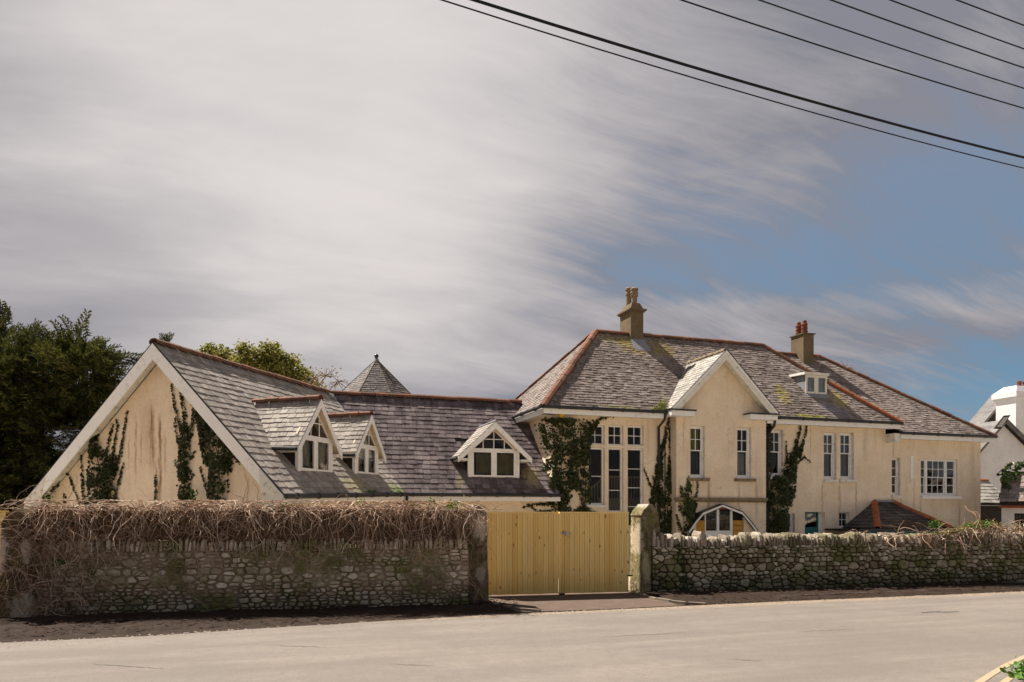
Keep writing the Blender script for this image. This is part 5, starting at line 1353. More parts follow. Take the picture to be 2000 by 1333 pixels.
# ---- bare creeper over the left wall
def creeper():
    R = random.Random(77); e1, e2 = FL.e1, FL.e2; top = 1.83; S = []
    def front(p):       # keep in front of wall face
        q = p-FL.o; b = q.dot(e2); 
        if p.z < top and b > -.03: p = p+e2*(-.03-b-R.random()*.01)
        if p.z < .08: p.z = .08
        return p
    def over(p):
        q = p-FL.o; b = q.dot(e2)
        if p.z < top-.0 and -.02 < b < .5: p.z = top+R.random()*.03
        if p.z > top+.17: p.z = top+.17-R.random()*.02
        return p
    dens = lambda a: 1.0
    for i in range(560):          # mat lying along the top
        a = R.uniform(-.2, LLn+.1); hump = .06*(1+math.sin(a*2.3)+.7*math.sin(a*5.1+1))
        if a < 1.7: hump *= .4
        if a < 1.2 and R.random() < .6: continue
        p = FL.P(a, R.uniform(-.1, .42), top+R.uniform(.0, .06)+hump*R.random())
        d = e1*R.choice([-1, 1])*R.uniform(.6, 1)+e2*R.uniform(-.35, .35)+Vector((0, 0, R.uniform(-.1, .45)))
        r = R.uniform(.003, .0085)*(1.5 if R.random() < .12 else 1)
        S.append((wander(p, d, R.uniform(.3, 1.3), 13, .30, -.055, R, over), r, r*.5))
    for i in range(1000):         # hanging over the front
        a = R.uniform(-.1, LLn+.05)
        p = FL.P(a, R.uniform(-.10, .0), top+R.uniform(-.02, .07))
        d = -e2*R.uniform(.1, .6)+e1*R.uniform(-1, 1)+Vector((0, 0, R.uniform(-.6, .2)))
        dn = mnoise.noise(Vector((a*1.3, 3.3, 0)))+.5*mnoise.noise(Vector((a*4.1, 9.3, 0)))
        if R.random() < .25-dn*.9: continue
        L = R.choice([.25, .35, .45, .6, .75])*R.uniform(.8, 1.2)*max(.35, 1+dn*1.3)
        if a < 1.8: L *= R.uniform(1, 2.4-a*.6)
        r = R.uniform(.0028, .0075)*(1.5 if R.random() < .12 else 1)
        S.append((wander(p, d, L, 14, .30, -.17, R, front), r, r*.45))
    for i in range(420):          # loops and arcs in the tangle
        a = R.uniform(-.1, LLn)
        z = top-R.random()**1.3*.72
        p = FL.P(a, -R.uniform(.03, .12), z); d = e1*R.choice([-1, 1])+Vector((0, 0, R.uniform(-.7, .7)))
        r = R.uniform(.0025, .0065)
        S.append((wander(p, d, R.uniform(.3, .9), 14, .38, -.09, R, front), r, r*.5))
    for i in range(330):          # thin ones clinging lower down
        a = R.uniform(0, LLn) if R.random() < .5 else R.uniform(LLn-1.4, LLn+.3) if R.random() < .25 else R.uniform(-.2, 2.6)
        p = FL.P(a, -.05, R.uniform(.3, 1.3)); d = e1*R.uniform(-1, 1)+Vector((0, 0, R.uniform(-1, .4)))
        r = R.uniform(.0018, .0036)
        S.append((wander(p, d, R.uniform(.25, .8), 12, .22, -.12, R, front), r, r*.4))
    for i in range(620):          # brushwood against the far left
        a = R.uniform(-.7, 1.1)*R.random()**.3
        p = FL.P(a, -R.uniform(.05, .34), R.uniform(.15, 1.7)*(1-.2*max(0, a))); d = e1*R.uniform(-1, 1)+Vector((0, 0, R.uniform(-1, .8)))
        r = R.uniform(.0022, .006); S.append((wander(p, d, R.uniform(.3, .9), 11, .22, -.12, R, front), r, r*.4))
    for (u0, v0, u1, v1, r) in ((110, 1010, 60, 1110, .013), (170, 990, 150, 1085, .009), (190, 1000, 140, 1130, .012), (95, 1040, 55, 1110, .014), (258, 990, 225, 1060, .010), (20, 1035, 105, 1085, .010), (35, 990, 100, 985, .010), (88, 985, 92, 1060, .010), (150, 1105, 120, 1160, .008)):
        A = FL.px(u0, v0, -.12); B = FL.px(u1, v1, -.10); P0 = FL.P(A[0], -.12, A[1]); P1 = FL.P(B[0], -.10, max(.1, B[1]))
        pts = [tuple(P0.lerp(P1, t/12)+Vector((R.gauss(0, .012), R.gauss(0, .01), R.gauss(0, .012)+.05*math.sin(math.pi*t/12)))) for t in range(13)]; S.append((pts, r, r*.55))
    root = thing('creeper', 'bare brown creeper tangled over the top and front of the tall left wall', 'creeper', tuple(FL.P(4, -.1, 0)))
    S.sort(key=lambda s: -len(s[0])*s[1])
    strands_mesh('vine_stems', S, 'vine_bark', root, kind='stuff')
    # a few green shoots on it
    lv = LeafSet(5)
    for (u, v, n, s) in ((90, 975, 14, .02), (887, 988, 26, .03), (130, 1020, 5, .03), (118, 1100, 8, .05), (98, 1098, 8, .06), (700, 982, 18, .02), (560, 985, 14, .02), (808, 985, 10, .02), (175, 1120, 8, .03), (845, 980, 12, .025)):
        A = FL.px(u, v, -.1)
        for i in range(n): lv.add(FL.P(A[0]+R.gauss(0, .07), -.1+R.gauss(0, .04), A[1]+R.gauss(0, .04)), -e2, s*R.uniform(.7, 1.3), .8)
    lv.build('green_shoots', 'ivy_leaf_fresh', root)
    dl = LeafSet(6)
    for i in range(1500):
        a = R.uniform(0, LLn); dl.add(FL.P(a, -R.uniform(.0, .10), top+.04-R.random()**1.5*.8), -e2, R.uniform(.008, .02), 1.0)
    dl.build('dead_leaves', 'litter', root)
class LeafSet:
    def __init__(s, seed): s.R = np.random.default_rng(seed); s.p = []; s.n = []; s.s = []; s.t = []
    def add(s, p, n, size, tilt): s.p.append(tuple(p)); s.n.append(tuple(n)); s.s.append(size); s.t.append(tilt)
    def build(s, name, mat, parent=None, shape='leaf', kind='stuff'):
        if not s.p: return None
        P = np.array(s.p); N = np.array(s.n); S = np.array(s.s)[:, None]; T = np.array(s.t)[:, None]; k = len(P)
        N = N+s.R.normal(0, 1, (k, 3))*T; N /= np.linalg.norm(N, axis=1, keepdims=True)+1e-9
        ref = s.R.normal(0, 1, (k, 3)); X = np.cross(N, ref); X /= np.linalg.norm(X, axis=1, keepdims=True)+1e-9; Y = np.cross(N, X)
        # six corner leaf with a fold along its midrib
        q = [(-1, 0, 0), (-.35, -.62, .16), (.35, -.5, .16), (1, 0, 0), (.35, .5, .16), (-.35, .62, .16)] if shape == 'leaf' else [(-1, 0, 0), (-.2, -.35, .1), (.4, -.25, .1), (1, 0, 0), (.4, .25, .1), (-.2, .35, .1)]
        V = np.stack([P+(X*a+Y*b+N*c)*S for a, b, c in q], 1).reshape(-1, 3); i = np.arange(k)*6
        F = np.concatenate([np.stack([i, i+1, i+2, i+3], 1), np.stack([i, i+3, i+4, i+5], 1)])
        return np_mesh(name, V, F, mat, parent, kind)
creeper()

# ---- ivy
def ivy(label, F, b, paths, seed, size=.040, dens=1.0, fresh=0.0, loc=None, bmax=.30, keep=None):
    """paths: list of [(u, v, halfwidth px), ...] measured on the wall plane b of frame F"""
    R = random.Random(seed); lv = LeafSet(seed); lf = LeafSet(seed+1); S = []; n_ = -F.e2; first = None
    for path in paths:
        pts = []
        for (u, v, w) in path:
            a, z = F.px(u, v, b); Y = F.P(a, b, z).y; pts.append((a, z, w*Y/FPX*.90))
        if first is None: first = F.P(pts[0][0], b, 0)
        L = 0
        for i in range(len(pts)-1):
            (a0, z0, w0), (a1, z1, w1) = pts[i], pts[i+1]; seg = math.hypot(a1-a0, z1-z0); wm = max(.015, (w0+w1)/2)
            n = int((seg*max(wm*2, .05))*1150*dens*(.04/size)**1.6)+2
            for _ in range(n):
                t = R.random(); w = max(.014, w0+(w1-w0)*t); off = R.uniform(-1, 1)
                if w > .1: off = off*(.8+.45*mnoise.noise(Vector((a0*3+off*2, (z0+(z1-z0)*t)*4, seed))))*1.05+R.gauss(0, .14)
                a = a0+(a1-a0)*t+off*w; z = z0+(z1-z0)*t+R.gauss(0, .02)
                hole = mnoise.noise(Vector((a*4.1, z*3.3, seed*1.7)))
                if w > .12 and hole > .16 and R.random() < .8: continue
                if z < .05: continue
                if keep and not keep(a, z): continue
                thick = min(bmax, w*.9)*(1-min(1, abs(off))**2)
                p = F.P(a, b-.015-thick*R.random()**.6, z)
                s_ = size*R.uniform(.6, 1.3)*1.12*(1 if w > .06 else .75)
                if R.random() < fresh: lf.add(p, n_, s_, .45)
                else: lv.add(p, n_+Vector((0, 0, .5)), s_, .42)
        q = [F.P(a, b-.03, z) for a, z, w in pts]
        m = []
        for i in range(len(q)-1):
            for k in range(5): m.append(tuple(q[i].lerp(q[i+1], k/5)+Vector((R.gauss(0, .012), R.gauss(0, .006), 0))))
        m.append(tuple(q[-1])); S.append((m, .014 if path[0][2] > 6 else .006, .003))
    root = thing('ivy', label, 'ivy', tuple(loc or first))
    strands_mesh('stems', S, 'ivy_stem', root, sides=4, kind='stuff')
    lv.build('leaves', 'ivy_leaf', root)
    lf.build('young_leaves', 'ivy_leaf_fresh', root)
FGW = Frame(0, 0, (-FW.e2.x*-1, -FW.e2.y*-1))   # placeholder frame replaced below
# gable wall plane of the wing: runs along -q, faces the road
_o = FW.P(.40, 6.85, 0); FGW = Frame(_o.x, _o.y, (-FW.e2.x, -FW.e2.y), (FW.e1.x, FW.e1.y))
ivy('dark ivy climbing the left part of the big cream gable, below its left slope', FGW, 0, [
    [(196, 995, 32), (198, 930, 32), (190, 880, 20), (186, 850, 8)], [(215, 985, 20), (222, 930, 16), (222, 890, 8)],
    [(75, 995, 26), (92, 960, 24), (118, 925, 14), (140, 900, 8), (165, 868, 6)], [(165, 875, 8), (180, 842, 7), (205, 812, 6), (225, 795, 5), (242, 777, 3)],
    [(185, 860, 6), (200, 820, 5), (207, 800, 4)], [(214, 925, 8), (222, 885, 4), (232, 830, 2.5), (228, 820, 2)], [(222, 930, 8), (236, 890, 4), (243, 850, 3), (250, 802, 2)],
    [(205, 920, 5), (213, 870, 4), (222, 830, 3)], [(166, 985, 5), (162, 930, 3), (160, 890, 2)], [(225, 980, 5), (240, 915, 2), (243, 905, 2)], [(158, 985, 2), (140, 940, 2), (130, 920, 2)], [(128, 1000, 2), (128, 985, 2), (127, 968, 4)]], 101, size=.038)
ivy('small thin ivy sprig at the foot of the gable, below the rust streaks', FGW, 0, [[(306, 995, 5), (306, 960, 4), (305, 930, 3)]], 104, size=.034)
ivy('narrow ivy column at the middle right of the gable reaching up in two thin strands', FGW, 0, [
    [(360, 990, 14), (362, 950, 15), (362, 900, 16), (362, 860, 13), (362, 830, 10)], [(360, 850, 6), (350, 820, 4), (342, 790, 3), (336, 752, 2)], [(364, 850, 6), (362, 810, 5), (356, 775, 4), (353, 762, 3)], [(370, 860, 6), (378, 830, 5), (380, 800, 4), (376, 785, 3)],
    [(350, 870, 3), (343, 830, 3), (344, 815, 2)], [(352, 920, 3), (341, 900, 2)], [(372, 900, 3), (384, 880, 2)], [(372, 940, 3), (380, 925, 2)]], 102, size=.038)
ivy('broad ivy column close under the right slope of the gable', FGW, 0, [
    [(425, 990, 26), (430, 940, 28), (430, 900, 24), (420, 860, 16), (400, 820, 8), (385, 795, 5), (365, 770, 3)], [(408, 910, 10), (400, 870, 10), (393, 830, 8), (385, 805, 6)], [(445, 930, 12), (450, 890, 10), (430, 845, 6), (412, 822, 4)],
    [(455, 890, 5), (470, 905, 3)], [(407, 965, 4), (395, 925, 2), (392, 915, 2)]], 103, size=.038, keep=lambda a, z: True)
# bare strand and a fresh green sprig on the gable
def sprigs():
    R = random.Random(9); S = []
    for pts in ([(480, 1000), (485, 950), (478, 920), (470, 900)], [(500, 1000), (505, 960), (490, 930)], [(470, 1000), (478, 965), (488, 930)], [(128, 985), (150, 945), (148, 920)]):
        q = []
        for (u, v) in pts: a, z = FGW.px(u, v, -.02); q.append(FGW.P(a, -.02, z))
        m = []
        for i in range(len(q)-1):
            for k in range(6): m.append(tuple(q[i].lerp(q[i+1], k/6)+Vector((R.gauss(0, .01), 0, R.gauss(0, .01)))))
        S.append((m, .005, .002))
    root = thing('dead_ivy', 'thin leafless ivy strands on the lower right of the gable wall', 'creeper', tuple(FGW.P(6, 0, 0))); strands_mesh('stems', S, 'ivy_stem', root, kind='stuff')
    lv = LeafSet(3)
    for i in range(70):
        u = 372+R.random()*10; v = 985-R.random()*28; a, z = FGW.px(u, v, -.25); lv.add(FGW.P(a+R.gauss(0, .03), -.25, z), (-.2, -1, .3), .04, .5)
    r2 = thing('shrub', 'small bright green sprig behind the wall, beside the narrow ivy column', 'plant', tuple(FGW.P(4.4, -.25, 0)))
    strands_mesh('stem', [([tuple(FGW.P(FGW.px(372, 0, -.25)[0], -.25, z)) for z in np.linspace(.1, 2.1, 9)], .008, .004)], 'ivy_stem', r2, kind='stuff'); lv.build('leaves', 'ivy_leaf_fresh', r2)
sprigs()
ivy('great dark mass of ivy covering the corner between the low range and the tall windows', FM, 0, [
    [(1100, 1010, 16), (1098, 950, 24), (1095, 900, 40), (1092, 850, 44), (1098, 822, 50)], [(1085, 1000, 12), (1080, 960, 14), (1078, 930, 16), (1073, 900, 16)], [(1140, 1010, 16), (1143, 960, 12), (1142, 900, 14), (1140, 850, 18), (1148, 825, 18)],
    [(1128, 960, 10), (1124, 900, 18), (1128, 860, 12)], [(1150, 850, 8), (1158, 835, 7), (1168, 822, 5), (1185, 815, 3), (1215, 812, 2)], [(1112, 1010, 8), (1130, 995, 5), (1150, 1000, 5), (1168, 1003, 4)], [(1122, 940, 10), (1108, 920, 12)],
    [(1056, 830, 8), (1060, 850, 8), (1070, 880, 8)], [(1118, 822, 30), (1075, 822, 22)], [(1020, 992, 2), (1045, 985, 4), (1080, 985, 5)], [(1075, 1000, 5), (1050, 1000, 4), (1030, 985, 2)]], 110, size=.042, dens=.78)
ivy('twin pointed ivy columns by the black downpipe left of the front gable', FM, 0, [
    [(1285, 1050, 16), (1284, 1000, 17), (1284, 960, 14), (1286, 920, 10), (1289, 885, 6), (1298, 860, 4), (1304, 830, 3), (1306, 815, 2)], [(1303, 1050, 10), (1304, 1000, 12), (1304, 950, 9), (1307, 915, 6), (1307, 890, 3), (1307, 835, 1.5)],
    [(1275, 965, 4), (1264, 935, 2), (1257, 915, 2)], [(1276, 1000, 6), (1270, 975, 4)], [(1279, 945, 4), (1275, 930, 2)], [(1286, 900, 4), (1299, 888, 2)], [(1283, 940, 4), (1280, 905, 2)]], 111, size=.038, dens=1.1)
ivy('bushy ivy with bright young tips left of the arched garden door', FM, BB, [
    [(1341, 1060, 18), (1341, 1020, 16), (1341, 985, 17), (1343, 965, 10), (1344, 945, 5), (1343, 932, 2)], [(1352, 985, 6), (1361, 960, 2.5), (1362, 935, 2)], [(1328, 1035, 4), (1320, 1005, 2.5)], [(1332, 975, 5), (1330, 950, 3)], [(1350, 1000, 7), (1358, 985, 4)]], 112, size=.042, fresh=.32)
ivy('tall dark ivy swallowing the drainpipe right of the front gable and forking upwards', FM, -.02, [
    [(1515, 1060, 30), (1518, 1000, 30), (1520, 960, 28), (1522, 930, 22)], [(1502, 1000, 14), (1500, 940, 10), (1499, 900, 9), (1498, 850, 8), (1500, 828, 8)], [(1535, 945, 14), (1540, 915, 16), (1548, 890, 12), (1555, 875, 6)],
    [(1550, 890, 5), (1556, 860, 4), (1562, 840, 3), (1562, 830, 2.5)], [(1558, 895, 6), (1566, 870, 4), (1573, 845, 3), (1575, 828, 2.5)], [(1545, 960, 10), (1550, 930, 6), (1552, 905, 5)], [(1555, 905, 3), (1570, 893, 2), (1582, 903, 1.5)],
    [(1500, 880, 4), (1489, 860, 3), (1480, 845, 2.5), (1470, 838, 2)], [(1488, 1000, 10), (1480, 975, 7), (1474, 950, 5), (1468, 938, 4), (1458, 900, 2)], [(1495, 1030, 12), (1478, 1010, 5), (1470, 1000, 3)], [(1536, 905, 3), (1535, 880, 2), (1534, 860, 2)],
    [(1538, 990, 10), (1545, 960, 9)], [(1505, 828, 6), (1515, 822, 4), (1545, 820, 2)], [(1523, 1050, 20), (1530, 1010, 14)]], 113, size=.042, dens=1.1, bmax=.35, loc=tuple(FM.P(8, -.1, 0)))

# ---- roof plants and moss along gutters
def tufts(label, F, spots, seed, mat='moss', cat='plant', name='roof_plant', size=.02, group=None):
    R = random.Random(seed); lv = LeafSet(seed); c = None
    for (p, n, ra, rz) in spots:
        c = c or p
        for i in range(n): lv.add(Vector(p)+F.e1*R.gauss(0, ra)+Vector((0, R.gauss(0, .04), abs(R.gauss(0, rz)))), (R.gauss(0, .5), -.6, .8), size*R.uniform(.6, 1.4), .6)
    root = thing(name, label, cat, tuple(c), group); lv.build('leaves', mat, root, shape='blade')
vp = E(3.62, -.45, ZE+.02)
tufts('bright green weeds growing in the roof valley left of the front gable', FM, [(vp, 260, .14, .15), (vp+FM.e1*.12+FM.e2*.2+Vector((0, 0, .16)), 120, .07, .12), (vp-FM.e1*.25, 90, .12, .05)], 1, size=.035)
tufts('low yellow green moss along the gutter above the tall windows', FM, [(E(a, -.42, ZE+.03), 26, .12, .018) for a in np.arange(.8, 3.2, .3)], 2, size=.018)
tufts('low yellow green moss along the gutter right of the front gable', FM, [(E(a, -.42, ZE+.03), 40, .12, .022) for a in np.arange(7.9, 11.2, .25)], 3, size=.018)
tufts('grass tuft in the annexe gutter below the second dormer', FW, [(FW.P(3.9, -.03, Z(.56)), 110, .22, .05), (FW.P(5.6, 0, Z(.62)), 60, .15, .04)], 4, 'ivy_leaf_fresh', size=.03)
b_ = MB().lathe(FM.P(FM.px(1097, 808, -.30)[0], -.30, FM.px(1097, 815, -.30)[1]), [(.03, 0), (.08, .03), (.10, .09), (.08, .15), (.02, .18)], 10).build('float_ball', 'yellow_float', smooth=True); tag(b_, 'small yellow ball hanging under the eaves over the ivy', 'ball')

# ---- conifer
def frond_template(seed, n=9, droop=.35):
    R = random.Random(seed); V = []; F = []
    def blade(p, q, w):
        p = Vector(p); q = Vector(q); d = (q-p).normalized(); s = d.cross(Vector((0, 0, 1))); s = s.normalized()*w if s.length > .1 else Vector((w, 0, 0)); m = p.lerp(q, .4); k = len(V)
        V.extend([tuple(p), tuple(m+s), tuple(q), tuple(m-s)]); F.append((k, k+1, k+2, k+3))
    ax = [Vector((i/n, .03*math.sin(i), -droop*(i/n)**2*.5)) for i in range(n+1)]
    for i in range(n): blade(ax[i], ax[i+1]+(ax[i+1]-ax[i])*.3, .022)
    for i in range(1, n+1):
        L = .42*(1-.72*i/n)+.06
        for sgn in (-1, 1):
            tip = ax[i]+Vector((L*.75, sgn*L*R.uniform(.6, .9), R.uniform(-.10, .08)-L*.15)); blade(ax[i], tip, .030)
            m = ax[i].lerp(tip, .5)
            blade(m, m+Vector((L*.45, sgn*L*.10, R.uniform(-.04, .06))), .024); blade(m, m+Vector((L*.12, sgn*L*.45, R.uniform(-.05, .03))), .022)
    return np.array(V), np.array(F)
def bake(templates, P, D, S, rng, upv=(0, 0, 1)):
    VV = []; FF = []; off = 0; idx = rng.integers(0, len(templates), len(P))
    for ti, (V, F) in enumerate(templates):
        m = idx == ti; k = m.sum()
        if not k: continue
        p, d, s = P[m], D[m], S[m]; d = d/(np.linalg.norm(d, axis=1, keepdims=True)+1e-9); up = np.tile(np.array(upv, float), (k, 1))+rng.normal(0, .35, (k, 3))
        y = np.cross(up, d); y /= np.linalg.norm(y, axis=1, keepdims=True)+1e-9; z = np.cross(d, y)
        M = np.stack([d, y, z], 1)*s[:, None, None]; X = np.einsum('vi,kij->kvj', V, M)+p[:, None, :]
        VV.append(X.reshape(-1, 3)); FF.append((F[None]+(np.arange(k)*len(V))[:, None, None]+off).reshape(-1, 4)); off += k*len(V)
    return np.concatenate(VV), np.concatenate(FF)
def px3(u, v, Y): return np.array([(u-CX)/FPX*Y, Y, H+(CY-v)/FPX*Y])
def conifer():
    rng = np.random.default_rng(12); base = (-17.6, 22.5, 0)
    root = thing('conifer', 'dark feathery conifer rising behind the left slope of the big gable', 'tree', base)
    lobes = [(-50, 790, 125, 22.5), (50, 765, 85, 21.5), (125, 742, 60, 21), (172, 745, 40, 20.5), (60, 860, 110, 22), (140, 850, 95, 21.5), (-20, 930, 110, 22), (80, 960, 90, 21.5), (-20, 715, 50, 22.5), (190, 790, 42, 21.5), (70, 708, 34, 22), (30, 1030, 110, 22), (-120, 880, 150, 23), (-130, 740, 100, 23)]
    P = []; D = []; S = []; tr = np.array([-17.6, 22.5, 0])
    for (u, v, r, Y) in lobes:
        c = px3(u, v, Y); R_ = r/FPX*Y; n = int(120*R_*R_)+40
        d = rng.normal(0, 1, (n, 3)); d /= np.linalg.norm(d, axis=1, keepdims=True); rad = R_*rng.uniform(.35, 1.0, (n, 1))**.6
        p = c+d*rad*np.array([1.05, .9, .72]); out = p-np.array([tr[0], tr[1], 0])*np.array([1, 1, 0])-np.array([0, 0, 1])*(c[2]*.9); out[:, 2] = out[:, 2]*.5+.10
        dd = d*.9+out/ (np.linalg.norm(out, axis=1, keepdims=True)+1e-9)*.7+rng.normal(0, .25, (n, 3)); dd[:, 2] += .12
        P.append(p); D.append(dd); S.append(rng.uniform(.45, .95, n))
    tips = [(150, 668, 21, .1, 1, .85), (146, 690, 21, -.1, 1, .8), (140, 690, 21, .5, 1, .6), (155, 690, 21, .9, .7, .7), (108, 680, 21, -.8, .9, .8), (95, 672, 21, -.9, .7, .6), (222, 705, 20.5, 1, .25, .9), (208, 705, 20.5, .9, .4, .8), (212, 725, 20.5, 1, .1, .8), (5, 660, 22, -.1, 1, .9), (4, 640, 22, .1, 1, .7), (12, 665, 22, .3, 1, .7), (-5, 640, 22, -.3, 1, .8), (60, 660, 21, .3, 1, .6), (25, 668, 21, .4, .9, .6), (180, 695, 20.6, .6, .7, .7), (190, 690, 20.6, .9, .5, .6), (168, 690, 20.6, .2, 1, .6)]
    for (u, v, Y, dx, dz, s) in tips:
        for k in range(4): P.append((px3(u, v, Y)+rng.normal(0, .10, 3))[None]); D.append(np.array([[dx+rng.normal(0, .25), rng.normal(0, .3), dz+rng.normal(0, .2)]])); S.append(np.array([s*rng.uniform(.6, 1.0)]))
    P = np.concatenate(P); D = np.concatenate(D); S = np.concatenate(S)
    # thin out a few sky gaps on the far left
    keep = np.ones(len(P), bool)
    for (u, v, r) in ((20, 790, 26), (15, 835, 16), (60, 905, 12), (8, 870, 14), (30, 745, 10)):
        uu = CX+P[:, 0]/P[:, 1]*FPX; vv = CY-(P[:, 2]-H)/P[:, 1]*FPX; keep &= ~(((uu-u)**2+((vv-v)*1.6)**2) < r*r)
    P, D, S = P[keep], D[keep], S[keep]
    V, F = bake([frond_template(i) for i in range(3)], P, D, S, rng)
    np_mesh('crown', V, F, 'conifer_leaf', root, kind='stuff')
    R = random.Random(4); st = [([(base[0], base[1], z) for z in np.linspace(0, 7.0, 12)], .28, .04)]
    for i in range(34):
        z = .8+i*.18; a = R.uniform(0, 6.28); L = 3.6*(1-z/8.5)+.8; st.append(([(base[0]+math.cos(a)*L*t, base[1]+math.sin(a)*L*t, z+.35*L*t*t+.05*t) for t in np.linspace(0, 1, 8)], .06, .012))
    strands_mesh('trunk', st, 'bark', root, sides=6)
conifer()
def leafy_tree(name, label, base, lobes, n, size, mat, seed, trunk_h, bare=None, dens_in=.5, trunk_r=.22, mat_b='bark'):
    R = random.Random(seed); rng = np.random.default_rng(seed); root = thing(name, label, 'tree', base, 'trees beyond the house'); lv = LeafSet(seed)
    st = [([(base[0]+.1*math.sin(z), base[1], z) for z in np.linspace(0, trunk_h, 10)], trunk_r, trunk_r*.35)]
    top = Vector((base[0], base[1], trunk_h))
    for (u, v, r, Y, w) in lobes:
        c = px3(u, v, Y); rr = r/FPX*Y
        p0 = top; q = [tuple(p0.lerp(Vector(c), t)+Vector((R.gauss(0, .05), 0, R.gauss(0, .05)))) for t in np.linspace(0, 1, 7)]; st.append((q, trunk_r*.35, .03))
        for k in range(int(10+rr*9)):
            d = Vector(rng.normal(0, 1, 3)).normalized(); e = Vector(c)+Vector((d.x*rr, d.y*rr, d.z*rr*.85)); m = Vector(c).lerp(e, .5)+Vector(rng.normal(0, .08, 3)); st.append(([tuple(c), tuple(Vector(c).lerp(m, .5)), tuple(m), tuple(m.lerp(e, .5)), tuple(e)], .022, .005))
            for j in range(int(n*w)):
                f = R.random()**.5; s = .08+.07*rr; p = Vector(c).lerp(e, f)+Vector(rng.normal(0, 1, 3))*s
                lv.add(p, (R.gauss(0, .4), -.6, .8), size*R.uniform(.6, 1.3), .7)
    strands_mesh('trunk', st, mat_b, root, sides=4)
    lv.build('crown', mat, root)
leafy_tree('tree', 'olive green leafy tree showing above the annexe ridge', (-15.5, 38, 0), [(400, 700, 20, 37, .5), (432, 708, 32, 37, .9), (478, 712, 42, 37, 1), (520, 706, 36, 37, 1), (556, 725, 36, 37, 1), (588, 742, 26, 37, .8), (500, 745, 50, 38, 1), (440, 735, 40, 38, 1), (600, 755, 25, 37, .5), (540, 690, 24, 37, 1), (410, 692, 18, 37, .8)], 125, .08, 'tree_leaf', 21, 3.5)
leafy_tree('tree', 'nearly bare tree with a few orange leaves between the green tree and the pointed roof', (-12.2, 36, 0), [(612, 740, 24, 35, .05), (636, 735, 26, 35, .05), (660, 745, 24, 35, .045), (630, 760, 24, 35, .05)], 60, .05, 'dry_leaf', 22, 3.8, trunk_r=.12, mat_b='bark_pale')
leafy_tree('tree', 'faint bare twigs showing above the far right roof slope', (20.4, 45, 0), [(1650, 716, 16, 45, 0), (1634, 718, 10, 45, 0), (1662, 722, 10, 45, 0)], 20, .04, 'dry_leaf', 23, 6, trunk_r=.10, mat_b='bark_pale')
def tip():
    rng = np.random.default_rng(6); root = thing('conifer', 'single conifer tip poking over the annexe ridge near its apex', 'tree', (-11.3, 25, 0))
    P = np.array([px3(322, 672, 25)+rng.normal(0, .04, 3) for i in range(7)]); D = np.array([[.4+rng.normal(0, .4), 0, 1] for i in range(7)]); V, F = bake([frond_template(5)], P, D, np.full(7, .34), rng)
    np_mesh('crown', V, F, 'conifer_leaf', root, kind='stuff'); strands_mesh('trunk', [([tuple(px3(320, v, 25)) for v in (1100, 1000, 900, 800, 700, 665)], .06, .01)], 'bark', root, sides=4)
tip()
# distant hedge line that closes the horizon on both sides
def hedge(label, x0, y0, x1, y1, h, seed, n=2600):
    R = random.Random(seed); lv = LeafSet(seed); root = thing('hedge', label, 'hedge', ((x0+x1)/2, (y0+y1)/2, 0))
    for i in range(n):
        t = R.random(); hh = h*(.8+.3*mnoise.noise(Vector((t*9, seed, 0)))); z = hh*R.random()**.6
        lv.add((x0+(x1-x0)*t, y0+(y1-y0)*t+R.gauss(0, .4), z), (0, -1, .5), R.uniform(.12, .26), .6)
    MB().box(Frame(x0, y0, (x1-x0, y1-y0)), 0, math.hypot(x1-x0, y1-y0), .2, 1.0, 0, h*.72).build('hedge_body', 'conifer_leaf', root); lv.build('leaves', 'conifer_leaf', root)
hedge('long dark hedge in the distance beyond the houses', -60, 48, 70, 62, 2.6, 31, 5200)
hedge('dark hedge behind the conifer at the left', -44, 20, -19, 27, 2.8, 32, 3000)

# ---- weeds and bush
def clump(label, c, n, r, h, size, mat, seed, cat='plant', name='weed', group=None, shape='blade'):
    R = random.Random(seed); lv = LeafSet(seed); c = Vector(c); S = []
    for i in range(n):
        lv.add(c+Vector((R.gauss(0, r), R.gauss(0, r), abs(R.gauss(0, h))+.02)), (R.gauss(0, .6), -.5, .7), size*R.uniform(.6, 1.3), .6)
    for i in range(max(4, n//14)): e = c+Vector((R.gauss(0, r), R.gauss(0, r), h*R.uniform(.6, 1.4))); S.append(([tuple(c), tuple(c.lerp(e, .5)+Vector((0, 0, h*.1))), tuple(e)], .004, .002))
    root = thing(name, label, cat, tuple(c), group); strands_mesh('stems', S, 'ivy_stem', root, kind='stuff'); lv.build('leaves', mat, root, shape=shape); return root
clump('small green weed at the foot of the brown pillar left of the gate', (-.55, 15.6, .02), 50, .05, .05, .03, 'ivy_leaf_fresh', 1)
clump('small green weed at the foot of the mossy pillar right of the gate', (2.62, 16.6, .02), 60, .05, .06, .03, 'ivy_leaf_fresh', 2)
clump('small leafy weed at the wall foot near the right picture edge', tuple(FR.P(8.9, -.12, 0)), 40, .08, .07, .03, 'ivy_leaf', 3)
for i, (x, y) in enumerate(((5.50, 8.10), (5.9, 8.5))):
    clump(('bright green leafy bush cut by the lower right corner of the picture', 'bright green leafy bush just behind the corner bush at the right edge')[i], (x, y, 0), 600, .085, .07, .030, 'bush_leaf', 50+i, 'bush', 'bush', shape='leaf')

